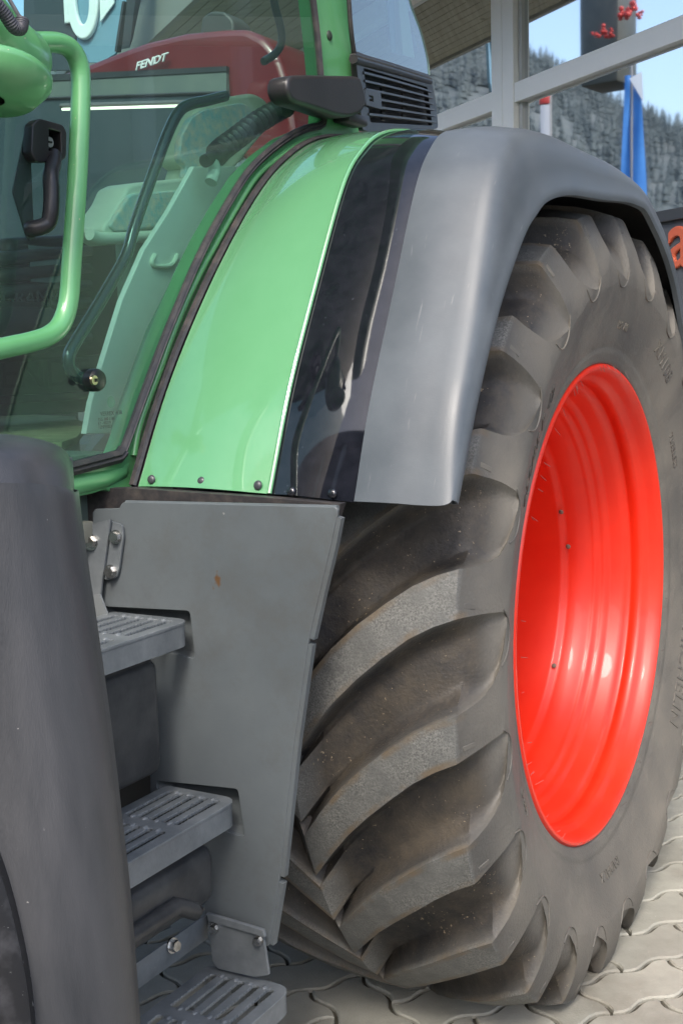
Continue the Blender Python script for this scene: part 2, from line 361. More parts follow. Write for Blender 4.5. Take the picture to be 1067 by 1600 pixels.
def dome(parent, P, n, r, m, name='rivet', flat=.55):
    bm = bmesh.new(); bmesh.ops.create_uvsphere(bm, u_segments=18, v_segments=10, radius=r)
    bmesh.ops.delete(bm, geom=[v for v in bm.verts if v.co.z < -r*.2], context='VERTS')
    mt = Matrix.Translation(P) @ Vector(n).to_track_quat('Z', 'X').to_matrix().to_4x4() @ Matrix.Diagonal((1, 1, flat, 1))
    bmesh.ops.transform(bm, matrix=mt, verts=bm.verts); return obj(name, bm, m, parent, 60)

# ================================================================== SETTING
# ---- paving: wavy interlocking stones
def paver_outline(U, nx, ny, n=8, a=.078):
    "every unit edge is an S-wave that vanishes at the grid corners"
    pts = []; fh = lambda t: -a*math.sin(2*PI*t); fv = lambda t: a*math.sin(2*PI*t)
    for i in range(nx*n): x = i/n; pts.append((x, fh(x)))
    for i in range(ny*n): y = i/n; pts.append((nx+fv(y), y))
    for i in range(nx*n): x = nx-i/n; pts.append((x, ny+fh(x)))
    for i in range(ny*n): y = ny-i/n; pts.append((fv(y), y))
    return [(x*U, y*U) for x, y in pts]
UP = .138; ol = paver_outline(UP, 2, 1); olv = paver_outline(UP, 1, 2)
def inset(pts, d):
    out = []; k = len(pts)
    for i in range(k):
        a, b, c = Vector(pts[i-1]), Vector(pts[i]), Vector(pts[(i+1) % k]); t = (c-a).normalized(); out.append(tuple(b+Vector((-t.y, t.x))*d))
    return out
def paver_bm(o_):
    bm = bmesh.new(); A = inset(o_, .0048); B = inset(o_, .0085)
    r0 = [bm.verts.new((x, y, -.03)) for x, y in A]; r1 = [bm.verts.new((x, y, -.0040)) for x, y in A]; r2 = [bm.verts.new((x, y, 0)) for x, y in B]
    n = len(A)
    for p, q in ((r0, r1), (r1, r2)):
        for k in range(n): bm.faces.new((p[k], p[(k+1) % n], q[(k+1) % n], q[k]))
    bm.faces.new(r2); return bm
def paver_mat():
    m = mat('paver_concrete', (.27, .265, .225), .8, col2=(.36, .35, .30), scale=5, bump=.5, bscale=170, specks=((.5, .48, .42), 140, .72))
    N = m.node_tree.nodes; L = m.node_tree.links; b = N['Principled BSDF']; oi = N.new('ShaderNodeObjectInfo')
    src = b.inputs['Base Color'].links[0].from_socket; hs = N.new('ShaderNodeHueSaturation'); mr = N.new('ShaderNodeMapRange')
    mr.inputs['To Min'].default_value = .78; mr.inputs['To Max'].default_value = 1.08; L.new(oi.outputs['Random'], mr.inputs[0]); L.new(mr.outputs[0], hs.inputs['Value']); L.new(src, hs.inputs['Color'])
    # oil and tyre stains lying over several stones
    g = N.new('ShaderNodeNewGeometry'); t = N.new('ShaderNodeTexNoise'); t.inputs['Scale'].default_value = 2.6; t.inputs['Detail'].default_value = 5; L.new(g.outputs['Position'], t.inputs['Vector'])
    r = N.new('ShaderNodeValToRGB'); r.color_ramp.elements[0].position = .54; r.color_ramp.elements[1].position = .70; L.new(t.outputs[0], r.inputs[0])
    r.color_ramp.elements[1].color = (.75, .75, .75, 1)
    mx = N.new('ShaderNodeMix'); mx.data_type = 'RGBA'; L.new(r.outputs[0], mx.inputs['Factor']); L.new(hs.outputs[0], mx.inputs['A']); mx.inputs['B'].default_value = (.13, .115, .09, 1)
    L.new(mx.outputs['Result'], b.inputs['Base Color']); return m
PAVER = paver_mat()
gr = mesh('ground', [(-400, -400, -.012), (400, -400, -.012), (400, 400, -.012), (-400, 400, -.012)], [(0, 1, 2, 3)],
          mat('joint_sand', (.040, .037, .028), .95, col2=(.075, .068, .05), scale=30, bump=.5, bscale=200)); gr['kind'] = 'structure'
pv = bpy.data.objects.new('pavement', None); C.objects.link(pv); pv['kind'] = 'structure'
PA = R_(55.0); d1 = Vector((math.cos(PA), math.sin(PA), 0)); d2 = Vector((-math.sin(PA), math.cos(PA), 0))
P0 = at(971, 1516.6, 2, 0.0)
def visible(p, mrg=140):
    v = p-CAM; z = v.dot(CF)
    if z < .2: return False
    x = 533.5+FPX*v.dot(CR)/z; y = 800-FPX*v.dot(CU)/z
    return -mrg < x < 1067+mrg and -mrg < y < 1600+mrg
cand, rest = [], []
for i in range(-90, 90):
    for j in range(-90, 90):
        cls = (i-j) % 4
        if cls not in (0, 3): continue
        vert = cls == 3
        o_ = P0+d1*(UP*i)+d2*(UP*j); c = o_+(d1*.5+d2 if vert else d1+d2*.5)*UP
        if -6.5 < c.x < 4.5 and -5 < c.y < 7.5:
            near = visible(c) and ((c.x > -.35 and c.y > -.7) or (c.x < .1 and c.x > -2.0 and c.y < .6 and c.y > -1.2))
            (cand if near else rest).append((o_.x, o_.y, vert, c))
cand.sort(key=lambda q: (q[3].x-CAM.x)**2+(q[3].y-CAM.y)**2)
rest += cand[290:]; cand = cand[:290]
pmes = []
for o_ in (ol, olv):
    pbm = paver_bm(o_); pme = bpy.data.meshes.new('paver'); bmesh.ops.recalc_face_normals(pbm, faces=pbm.faces); pbm.to_mesh(pme); pbm.free(); pme.materials.append(PAVER); pmes.append(pme)
for (x, y, vert, c) in cand:
    o = bpy.data.objects.new('paver', pmes[1 if vert else 0]); C.objects.link(o); o.parent = pv
    o.location = (x, y, -.0005+random.uniform(-.0018, .0004)); o.rotation_euler = (random.uniform(-.005, .005), random.uniform(-.005, .005), PA)
vs_, fs = [], []; ca, sa = math.cos(PA), math.sin(PA); n = len(ol)
AB = [(inset(q, .0048), inset(q, .0075)) for q in (ol, olv)]
for (x, y, vert, c) in rest:
    k0 = len(vs_); A, B = AB[1 if vert else 0]
    for ring, z in ((A, -.012), (B, -.001)):
        for q in ring: vs_.append((x+ca*q[0]-sa*q[1], y+sa*q[0]+ca*q[1], z))
    for k in range(n): fs.append((k0+k, k0+(k+1) % n, k0+n+(k+1) % n, k0+n+k))
    fs.append(tuple(range(k0+n, k0+2*n)))
me = bpy.data.meshes.new('paving_field'); me.from_pydata(vs_, [], fs); me.update()
o = link('paving_field', me, PAVER, pv); o['kind'] = 'stuff'

# ---- showroom building on the right, glazed, with a boarded soffit
FA = CAMP['yaw']+math.atan2(833.5, FPX)            # direction of the facade, left of +Y
FD = Vector((-math.sin(FA), math.cos(FA), 0))      # along the facade, away to the left
FN = Vector((-math.cos(FA), -math.sin(FA), 0))
if (CAM-hdist(796, 100, 7)).dot(FN) < 0: FN = -FN  # outward, to the camera
FP = hdist(796, 150, 7.0); FP = Vector((FP.x, FP.y, 0))
bld = thing('showroom_building', 'glazed showroom with white window frames and boarded eaves behind the tractor', 'building', FP)
def fpt(s, z, out=0.0): return FP+FD*s+Vector((0, 0, z))+FN*out
def fz(px, py):
    P = atp(px, py, FP, FN); return (P-FP).dot(FD), P.z
def fbox(name, s0, s1, z0, z1, o0, o1, m, parent, bevel=0.003):
    mt = Matrix.Identity(4)
    for i in range(3): mt[i][0] = FD[i]; mt[i][1] = FN[i]; mt[i][2] = (0, 0, 1)[i]; mt[i][3] = FP[i]
    return box(name, (s0, o0, z0), (s1, o1, z1), m, parent, bevel, mt, None)
WIN = mat_window('shopfront_glass')
sL, zt1 = fz(779.5, 144); sR, zt2 = fz(813.5, 128); _, zb1 = fz(779.5, 174); 
zT = zt1; zB = zb1
s_post0, s_post1 = sorted((sL, sR)); pw = s_post1-s_post0
BAY = 2.6
SOF_Z = 3.80
for k in range(-2, 6):
    c0 = s_post0+k*BAY
    post = fbox('window_post', c0, c0+pw*.49, .0, SOF_Z, -.05, .05, WHITE, bld)
    post2 = fbox('window_post', c0+pw*.51, c0+pw, .0, SOF_Z, -.05, .05, WHITE, bld)
    for (za, zb) in ((zB, zT), (.0, .18), (SOF_Z-.14, SOF_Z-.002)):
        fbox('window_rail', c0+pw+.002, c0+BAY-.002, za, zb, -.045, .045, WHITE, bld)
    for (za, zb) in ((.18, zB), (zT, SOF_Z-.14)):
        a0, a1 = c0+pw, c0+BAY
        pn = fbox('window_pane', a0+.01, a1-.01, za+.005, zb-.005, -.012, -.002, WIN, bld, 0)
        # glazing bead round the pane
        fbox('glazing_bead', a0+.001, a0+.035, za+.001, zb-.001, -.02, .018, mat('bead_grey', (.45, .47, .44), .4), bld, .002)
        fbox('glazing_bead', a1-.037, a1-.003, za+.001, zb-.001, -.02, .018, mat('bead_grey', (.45, .47, .44), .4), bld, .002)
# room behind the glass
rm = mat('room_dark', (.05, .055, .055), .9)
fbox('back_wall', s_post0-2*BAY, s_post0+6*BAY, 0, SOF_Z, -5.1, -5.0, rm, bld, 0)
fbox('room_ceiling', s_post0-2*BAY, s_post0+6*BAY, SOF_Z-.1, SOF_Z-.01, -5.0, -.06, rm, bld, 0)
_pe = at(797, 41, 2, SOF_Z); OUTW = -(_pe-FP).dot(FN); print('OUTW', OUTW)
nb = 14
for k in range(nb):
    a = -.05+(OUTW+.05)*k/nb; b2 = -.05+(OUTW+.05)*(k+1)/nb
    fbox('soffit_board', s_post0-2*BAY, s_post0+6*BAY, SOF_Z+.002, SOF_Z+.03, a+.003, b2-.003, SOFFIT, bld, .004)
fbox('fascia_board', s_post0-2*BAY, s_post0+6*BAY, SOF_Z-.02, SOF_Z+.35, OUTW, OUTW+.04, mat('fascia', (.32, .31, .26), .5), bld)
fbox('roof', s_post0-2*BAY-.1, s_post0+6*BAY+.1, SOF_Z+.36, SOF_Z+.45, -5.2, OUTW+.08, mat('roof_metal', (.16, .16, .17), .4), bld)
def mirror(P): P = Vector(P); d = (P-FP).dot(FN); return P-FN*(2*d)
# grey sign board with orange lettering beside the wheel
s0_, zt_ = fz(985, 351); s1_, _z = fz(1067, 336)
sg = thing('sign_board', 'dark grey banner with an orange letter a below the shop window', 'sign', fpt(s1_, 1.0, .3))
_, z_s = fz(1050, 347)
fbox('board', -3.2, s0_+.9, z_s-1.25, z_s-.02, .12, .16, mat('sign_grey', (.085, .095, .105), .6, col2=(.10, .11, .12), scale=5), sg)
fbox('top_rail', -3.2, s0_+.9, z_s-.02, z_s+.03, .10, .18, mat('rail_dark', (.05, .055, .06), .5), sg)
Pa = atp(1043, 418, FP+FN*.165, FN)
text('letter', 'a', .36, Pa, -FD, (0, 0, 1), mat('orange_letter', (.62, .13, .06), .5), sg, thick=.006, off=.006)

# ---- wooded hills all round, seen in the glass and in the paint
def hill():
    random.seed(3); vs_, fs = [], []; NA, NR = 120, 14
    Hs = []
    for i in range(NA):
        a = 2*PI*i/NA
        Hs.append(50+14*math.sin(a*2+2.6)+10*math.sin(a*5+.9)+5*math.sin(a*11)+3*math.sin(a*23+1))
    for i in range(NA):
        a = 2*PI*i/NA
        for j in range(NR):
            t = j/(NR-1); r = 240+380*t
            z = -.3+2.45*Hs[i]*(t**1.0)*(1.0)+random.uniform(-1, 1)*(1 if 0 < j < NR-1 else 0)
            vs_.append((r*math.cos(a), r*math.sin(a), z))
        vs_.append((640*math.cos(a), 640*math.sin(a), -.3))
    n = NR+1
    for i in range(NA):
        k = (i+1) % NA
        for j in range(n-1): fs.append((i*n+j, i*n+j+1, k*n+j+1, k*n+j))
    m = mat('hillside_hazed', (.065, .085, .090), .95, col2=(.12, .135, .135), scale=.05, detail=10, contrast=(.38, .62))  # bluish grey: the haze of distance is put into the slope's colour
    o = mesh('hills', vs_, fs, m, None, 60); o['kind'] = 'structure'
    # conifers and bare broadleaved trees, one mass
    vs2, fs2 = [], []
    for q in range(6500):
        a = random.uniform(0, 2*PI)
        # most of the trees where the shop glass mirrors the slope
        if q < 5200: a = random.gauss(PI*1.0, .38)
        t = random.random()**.45; i = a/(2*PI)*NA % NA; i0 = int(i); f = i-i0
        Hh = Hs[i0]*(1-f)+Hs[(i0+1) % NA]*f; r = 240+380*t; z = -.5+2.45*Hh*t
        h = random.uniform(5, 11); wd = h*random.uniform(.10, .19); X, Y = r*math.cos(a), r*math.sin(a)
        for lv in range(3):
            zb = z+h*(.12+.26*lv); zt = z+h*(.55+.225*lv); ww = wd*(1-.27*lv); k0 = len(vs2)
            for k in range(6):
                b3 = 2*PI*k/6+random.random()*.5; q3 = random.uniform(.7, 1.15); vs2.append((X+ww*q3*math.cos(b3), Y+ww*q3*math.sin(b3), zb+random.uniform(-.2, .2)))
            vs2.append((X, Y, zt))
            for k in range(6): fs2.append((k0+k, k0+(k+1) % 6, k0+6))
    me = bpy.data.meshes.new('forest'); me.from_pydata(vs2, [], fs2); me.update()
    o = link('forest', me, mat('forest_hazed', (.060, .080, .086), .95, col2=(.085, .105, .108), scale=.02, detail=8), None, 180); o['kind'] = 'stuff'  # trees greyed towards blue, aerial haze mixed into their colour
hill()
def mirror_pt(px, py, total):  # a thing seen in the shop window: its true place on this side of the glass
    return mirror(hdist(px, py, total))

# advertising pylon, seen mirrored in the upper panes
PB = mirror_pt(950, 60, 15.0); 
ztop = mirror_pt(960, -40, 15.0).z; zbot = mirror_pt(960, 140, 15.0).z
pyl = thing('advertising_pylon', 'tall dark grey pylon sign with red ornaments mirrored in the upper window', 'sign', (PB.x, PB.y, 0))
rot_p = Matrix.Translation((PB.x, PB.y, 0)) @ Matrix.Rotation(R_(25), 4, 'Z')
PYM = mat('pylon_grey', (.055, .062, .055), .5, col2=(.09, .095, .08), scale=2.5)
box('sign_box', (-.27, -.24, zbot+.02), (.27, .24, ztop), PYM, pyl, .05, rot_p)
_mp = mirror_pt(990, 200, 15.0)
box('mast', (_mp.x-.07, _mp.y-.07, 0), (_mp.x+.07, _mp.y+.07, zbot+.03), PYM, pyl, .01)
REDO = mat('red_ornament', (.55, .05, .04), .5)
for (px, py, rr) in ((988, 14, .085), (975, 20, .07), (1001, 22, .05), (940, 48, .06), (950, 52, .05), (929, 54, .035)):
    P = mirror_pt(px, py, 14.4); bm = bmesh.new()
    for q in range(9):
        g = bmesh.ops.create_icosphere(bm, subdivisions=1, radius=rr*random.uniform(.22, .5))
        bmesh.ops.translate(bm, vec=P+Vector([random.uniform(-1, 1)*rr*.9 for _ in range(3)]), verts=g['verts'])
    obj('red_ornament', bm, REDO, pyl, 60)
# blue feather flag
Pf = mirror_pt(985, 200, 13.0); zft = mirror_pt(985, 118, 13.0).z; zfb = .5
fl = thing('feather_flag', 'narrow bright blue feather flag with a white patch at its top', 'flag', (Pf.x, Pf.y, 0))
tube('pole', [(Pf.x, Pf.y, 0), (Pf.x, Pf.y, zft+.15)], .014, mat('pole_grey', (.3, .3, .3), .4), fl)
FB = mat('flag_blue', (.04, .21, .60), .7, col2=(.06, .27, .70), scale=4)
rows = []
ddir = (mirror_pt(1000, 200, 13.0)-Pf); ddir.z = 0; ddir.normalize(); dn = Vector((-ddir.y, ddir.x, 0))
for i in range(24):
    t = i/23; z = zft+(zfb-zft)*t; wd = .15+.12*min(1, t*3.2)
    rows.append([Vector((Pf.x, Pf.y, z))+ddir*(wd*(j/8-.42))+dn*(.02*math.sin(j*.9+i*.5)) for j in range(9)])
grid('flag_cloth', rows, FB, fl, .002)
Pw = Vector((Pf.x, Pf.y, zft-.28))+dn*.05
mesh('white_patch', [Pw-ddir*.02+Vector((0, 0, .24)), Pw+ddir*.12, Pw+ddir*.10+Vector((0, 0, .3)), Pw-ddir*.02+Vector((0, 0, .24))+dn*.004, Pw+ddir*.12+dn*.004, Pw+ddir*.10+Vector((0, 0, .3))+dn*.004],
     [(0, 1, 2), (3, 4, 5), (0, 1, 4, 3), (1, 2, 5, 4), (2, 0, 3, 5)], mat('white_cloth', (.7, .74, .78), .8), fl)
# white flag pole thing mirrored left of it
Pq = mirror_pt(858, 200, 14.0)
wf = thing('banner_pole', 'pale grey banner on a pole with a red head mirrored in the window', 'flag', (Pq.x, Pq.y, 0))
z1_ = mirror_pt(858, 152, 14.0).z
tube('pole', [(Pq.x, Pq.y, 0), (Pq.x, Pq.y, z1_+.1)], .02, mat('pole_grey', (.3, .3, .3), .4), wf)
box('banner', (Pq.x-.02, Pq.y+.0, .9), (Pq.x+.02, Pq.y+.10, z1_-.08), mat('banner_grey', (.45, .47, .5), .7), wf, .005)
box('red_head', (Pq.x-.025, Pq.y, z1_-.07), (Pq.x+.025, Pq.y+.11, z1_+.02), REDO, wf, .01)
# unseen hall added behind the camera to streak the glossy black panel's reflections
WY = -11.0
ws = thing('reflection_hall', 'long unseen hall with white pillars and dark gates, added for its reflections', 'building', (0, WY, 0))
DG = mat('gate_dark', (.04, .045, .05), .5); WW = mat('white_render', (.72, .72, .69), .8)
box('back_block', (-17, WY-8, 0), (1.5, WY-.2, 9.6), mat('hall_grey', (.10, .105, .11), .7), ws)
for i in range(8):
    x = -16.5+i*2.15
    box('pillar', (x, WY-.2, 0), (x+.30, WY+.15, 8.6), WW, ws, .01)
    box('gate', (x+.32, WY-.18, 0), (x+2.13, WY-.08, 8.0), DG, ws, .01)
box('lintel', (-17, WY-.2, 8.6), (1.5, WY+.25, 9.0), mat('hall_grey', (.10, .105, .11), .7), ws)
# a dark van and machine parked in the yard: they break up the reflections too

# ================================================================== TRACTOR
def W(x, y, z): return Vector((x, y, z+HZ))     # coordinates measured from the rear wheel's centre
tr = thing('green_tractor', 'green farm tractor with red rear rim, grey steps and black fender flare', 'tractor', (-1.2, -1.2, 0))

# ---- rear wheel: tyre with moulded chevron lugs
XC = -.295; NL = 22; NV = 40
T_ = [(-.295, .938), (-.25, .9375), (-.20, .936), (-.15, .934), (-.10, .929), (-.055, .922), (-.015, .912), (.022, .9005), (.0275, .893), (.036, .872), (.044, .850), (.051, .828), (.056, .806), (.0595, .787), (.0605, .770), (.060, .756)]
F_ = [(-.295, .880), (-.25, .880), (-.20, .879), (-.15, .876), (-.10, .871), (-.055, .864), (-.015, .853), (.013, .842), (.018, .838), (.028, .826), (.037, .814), (.0435, .799), (.0485, .781), (.0525, .767), (.0565, .7585), (.0597, .7545)]
SW = [(.0585, .742), (.0575, .738), (.052, .720), (.046, .700), (.0395, .680), (.033, .660), (.0265, .640), (.022, .625), (.017, .612), (.0140, .606), (.0115, .598), (.012, .594), (.0085, .586), (.0055, .578), (.003, .571), (-.002, .565), (-.010, .562)]
WI = [.38, .38, .375, .365, .355, .345, .34, .34, .34, .345, .36, .39, .44, .53, .67, .86]    # angular width of a lug
ledge = {12: .0, 13: .0}
NT = len(T_)
_cx = [-.32, -.256, -.212, -.133, -.037, .05, .10]; _cy = [190.6, 185.4, 182.0, 177.2, 172.5, 170.2, 169.4]
def curve_ang(x): return float(np.interp(x, _cx, _cy))
PIT = 360/NL
def warp(v, w, side, bl):
    def pl(v, ks):
        for (a, fa), (b, fb) in zip(ks, ks[1:]):
            if v <= b: return fa+(fb-fa)*(v-a)/(b-a)
        return ks[-1][1]
    m1 = pl(v, [(0, 0), (.275, min(w, .42)), (.5, .5), (.775, .5+min(w, .42)), (1, 1)])
    if side == 0: m2 = pl(v, [(0, 0), (.275, w), (1, 1)])
    else:
        vv = v if v >= .5 else v+1
        m2 = pl(vv, [(.5, .5), (.775, .5+w), (1.5, 1.5)]); m2 = m2 if v >= .5 else m2-1
    return m1*(1-bl)+m2*bl
def lug_h(v, side, x_end):
    "height fraction for grid value v; lug lies in [0,.275] (+.5 on the inner side)"
    v = (v-(.5 if side else 0)) % 1.0
    if v <= .2751: return 1.0
    d1_ = v-.275; d2_ = 1.0-v
    k_ = min(1, max(0, (x_end-7)/3.0)) if x_end < 50 else 0
    w1 = .30-.17*k_; w2 = .22-.11*k_
    a = max(0, 1-d1_/w1)**2.3 if d1_ < w1 else 0; b = max(0, 1-d2_/w2)**2.6 if d2_ < w2 else 0
    return min(1, max(a, b)*.93)
def tyre_mesh(name):
    rows = []   # from outer bead over the tread to the inner bead
    def row_side(side):
        out = []
        sgn = lambda x: x if side == 0 else 2*XC-x
        for i in range(NT):
            r = []; bl = min(1, max(0, (i-6)/4.0)); th0 = curve_ang(T_[i][0])
            for k in range(NL*NV):
                v = (k % NV)/NV; pn = k//NV
                h = lug_h(v, side, i); hin = 0.0
                # near the centre line the lugs of both sides reach past it
                if i <= 1:
                    ho = lug_h(v, 1-side, i)*(1.0 if i == 0 else .25); h0 = h*(1.0 if i > 0 else 1.0)
                    h = max(h0, ho)
                wv = warp(v, WI[i], side, bl)
                if i >= 12: h = h if (i < 13) else h
                fx, fr = F_[i]; tx, trr = T_[i]
                X = fx+(tx-fx)*h; Rr = fr+(trr-fr)*h
                # worn, slightly uneven rubber
                Rr += .0012*math.sin(k*.37+i*1.7)*h
                th = th0-PIT*(pn+wv)
                r.append((sgn(X), Rr, th, h, 0 if i < 8 else min(1, (i-7)/5), v, i))
            out.append(r)
        for (x, rr) in SW:
            th0 = curve_ang(.027); out.append([(sgn(x), rr, th0-PIT*(k//NV+(k % NV)/NV), 0, 1, 0, 99) for k in range(NL*NV)])
        return out
    A = row_side(0); B = row_side(1)
    rows = A[::-1]+B[1:]
    n = NL*NV; vs_, fs, col = [], [], []
    for r in rows:
        for (x, rr, th, h, sd, v, ri) in r:
            a = R_(th); z = rr*math.sin(a); y = rr*math.cos(a)
            if z < -HZ+.0015:
                ov = -HZ+.0015-z; z = -HZ+.0015
            vs_.append(W(x, y, z))
            top = 1.0 if (h > .999 and ri < 8) else 0.0; vm = v % .5
            edge = 1.0 if (h > .8 and ri < 9 and (vm < .03 or .24 < vm < .31 or vm > .47)) else 0.0
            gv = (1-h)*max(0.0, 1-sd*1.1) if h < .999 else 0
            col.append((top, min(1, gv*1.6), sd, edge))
    for i in range(len(rows)-1):
        for k in range(n):
            k2 = (k+1) % n; fs.append((i*n+k, i*n+k2, (i+1)*n+k2, (i+1)*n+k))
    me = bpy.data.meshes.new(name); me.from_pydata([tuple(v) for v in vs_], [], fs); me.update()
    ca = me.color_attributes.new('zone', 'FLOAT_COLOR', 'POINT')
    ca.data.foreach_set('color', np.array(col, 'f').ravel())
    return me
# the lugs' faces need the attribute per face edge to stay crisp: flat shading on sharp angles does the rest
wheel_disc = lathe('rear_wheel', [(-.47, .462), (-.475, .43), (-.44, .33), (-.43, .25), (-.45, .20), (-.45, .12), (-.40, .11), (-.40, .0)], RED, tr, seg=96, centre=(0, 0, HZ))
wheel_disc['label'] = 'big red rear wheel with chevron tractor tyre'
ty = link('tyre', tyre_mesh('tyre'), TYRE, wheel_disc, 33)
TYRE2 = mat('tyre_lettering', (.070, .068, .064), .6, col2=(.13, .12, .10), scale=9)
rim_prof = [(-.012, .568), (-.002, .566), (.004, .561), (.004, .555), (-.002, .550), (-.014, .545), (-.026, .5415), (-.036, .538), (-.044, .530), (-.052, .5265), (-.068, .525), (-.074, .529), (-.082, .529), (-.090, .520),
            (-.102, .513), (-.126, .509), (-.134, .506), (-.139, .499), (-.150, .4965), (-.158, .495), (-.163, .487), (-.172, .484), (-.181, .483), (-.187, .476), (-.235, .472), (-.246, .470), (-.253, .463), (-.262, .461), (-.38, .455), (-.47, .455), (-.60, .455)]
rim = lathe('rim', rim_prof, RED, wheel_disc, seg=160, centre=(0, 0, HZ), smooth=50)
# two grey bolt heads and small weights holes in the rim
for a, x in ((186, -.445), (176, -.445)):
    pass
for (px, py) in ((816, 886), (813, 944)):
    P = at(px, py, 1, -.42); 
    hexbolt(wheel_disc, Vector((-.055, -.485, P.z)), (0, 1, 0), .014, 'rim_bolt', mat('dirty_steel', (.16, .13, .10), .6))
def rimfar(px, py, Rr):
    d = ray(px, py); o = CAM-Vector((0, 0, HZ)); A_ = d.y**2+d.z**2; B_ = 2*(o.y*d.y+o.z*d.z); C_ = o.y**2+o.z**2-Rr**2
    t = (-B_+math.sqrt(B_*B_-4*A_*C_))/2/A_; P = o+d*t; return P+Vector((0, 0, HZ)), Vector((0, -P.y, -P.z)).normalized()
for (px, py) in ((887, 854), (865, 1040), (876, 800)):
    P, nn = rimfar(px, py, .458); dome(wheel_disc, P, nn, .007, mat('dirty_steel', (.16, .13, .10), .6), 'plug')
# rubber moulding hairs round the bead
bm = bmesh.new()
for k in range(80):
    a = R_(random.uniform(0, 360)); r0 = .562; r1 = r0-random.uniform(.006, .018); x = random.uniform(.005, .016)
    p = W(x, r0*math.cos(a), r0*math.sin(a)); q = W(x+random.uniform(0, .012), r1*math.cos(a+.004), r1*math.sin(a+.004)); add_tube(bm, [p, q], .0004, 4)
hr = obj('rubber_hairs', bm, mat('hair_rubber', (.12, .11, .10), .6), wheel_disc); hr['kind'] = 'stuff'
# raised lettering on the sidewall
SWP = sorted([(r, x) for x, r in SW])
def swx(r): return float(np.interp(r, [q[0] for q in SWP], [q[1] for q in SWP]))
def arc_text(s, size, rad, ang, flip=False, thick=.0024, stretch=1.0):
    me = text_mesh('sidewall_lettering', s, size, 0, 0, 0, 1.1)
    bm = bmesh.new(); bm.from_mesh(me)
    bmesh.ops.triangulate(bm, faces=bm.faces)
    bmesh.ops.subdivide_edges(bm, edges=[e for e in bm.edges if e.calc_length() > size*.3], cuts=2, use_grid_fill=False)
    xs = [v.co.x for v in bm.verts]; mid = (min(xs)+max(xs))/2
    ex = bmesh.ops.extrude_face_region(bm, geom=list(bm.faces)); top = {v for v in ex['geom'] if isinstance(v, bmesh.types.BMVert)}
    for v in bm.verts:
        u = (v.co.x-mid)*stretch; rr = rad+(v.co.y-size*.35)
        a = R_(ang)-(u/rad) if not flip else R_(ang)+(u/rad)
        # seen from outside (+X), reading clockwise
        if flip: rr = rad-(v.co.y-size*.35)
        lift = thick if v in top else -.001
        # clockwise seen from +X means decreasing angle when y runs to the right
        a2 = a
        x = swx(rr)+lift
        v.co = W(x, rr*math.cos(a2), rr*math.sin(a2))
    return obj('sidewall_lettering', bm, TYRE2, wheel_disc, 30)
arc_text('650/65 R 42', .052, .672, 141)
arc_text('MICHELIN', .060, .690, -28)
arc_text('XM108', .050, .690, 55)
arc_text('158 A8', .026, .655, 84)
arc_text('TUBELESS', .024, .645, 30)
arc_text('RADIAL X', .030, .650, -92)
arc_text('155 D', .026, .66, 205)
# second mould line under each groove's tongue
bm = bmesh.new()
for k in range(NL):
    w_ = []
    for t in range(13):
        f = t/12; v = .56+.46*f; rr = .736+.040*abs(2*f-1)**2.6
        th = curve_ang(.06)-PIT*(k+v); w_.append(W(float(np.interp(rr, [.736, .742, .755, .763, .772, .785], [.0580, .0585, .0600, .0603, .0605, .0595])), rr*math.cos(R_(th)), rr*math.sin(R_(th))))
    add_tube(bm, w_, .0018, 6)
ml_ = obj('mould_ridge', bm, TYRE2, wheel_disc, 60); ml_['kind'] = 'stuff'
# recessed wear bars on each lug's outer end: small raised slugs
bm = bmesh.new()
for k in range(NL):
    for v0, rr0 in ((.08, .872), (.19, .868)):
        th = R_(curve_ang(.03)-PIT*(k+v0)); c = W(.0345, rr0*math.cos(th), rr0*math.sin(th)); rd = Vector((-.42, math.cos(th), math.sin(th))).normalized(); tg = Vector((0, -math.sin(th), math.cos(th))); nn = rd.cross(tg).normalized()
        mt = Matrix.Identity(4)
        for i in range(3): mt[i][0] = rd[i]; mt[i][1] = tg[i]; mt[i][2] = nn[i]; mt[i][3] = c[i]
        add_box(bm, (-.014, -.005, -.003), (.014, .005, .0022), .0010, mt, 1)
lb = obj('lug_mark', bm, TYRE2, wheel_disc, 40); lb['kind'] = 'stuff'

# ---- rear fender
S_IN = [(-1.0, .366), (-.90, .54), (-.77, .713), (-.634, .863), (-.517, .969), (-.411, 1.036), (-.315, 1.078), (-.2, 1.103), (.0, 1.11), (.3, 1.07), (.6, .85), (.85, .4)]
S_MD = [(-1.0, .361), (-.924, .538), (-.826, .718), (-.712, .91), (-.633, .985), (-.548, 1.027), (-.42, 1.05), (-.25, 1.055), (.0, 1.05), (.28, 1.0), (.55, .82), (.85, .4)]
S_OU = [(-1.0, .354), (-.94, .507), (-.846, .691), (-.745, .888), (-.680, .966), (-.605, 1.008), (-.46, 1.024), (-.25, 1.022), (.0, 1.012), (.25, .965), (.50, .81), (.85, .4)]
LIP = [(-.981, .361), (-.893, .525), (-.79, .683), (-.672, .812), (-.60, .863), (-.53, .896), (-.40, .920), (-.20, .931), (.06, .945), (.205, .918), (.45, .76), (.72, .36)]
NS = 8
CI = catmull([(0, y, z) for y, z in S_IN], NS); CM = catmull([(0, y, z) for y, z in S_MD], NS); CO = catmull([(0, y, z) for y, z in S_OU], NS); CL = catmull([(0, y, z) for y, z in LIP], NS)
def sec(X, i):
    if X <= -.271: t = max(0, (X+.565)/(.565-.271)); a, b = CI[i], CM[i]
    else: t = min(1, (X+.271)/.16); a, b = CM[i], CO[i]
    t = t*t*(3-2*t) if X > -.271 else t
    return a*(1-t)+b*t
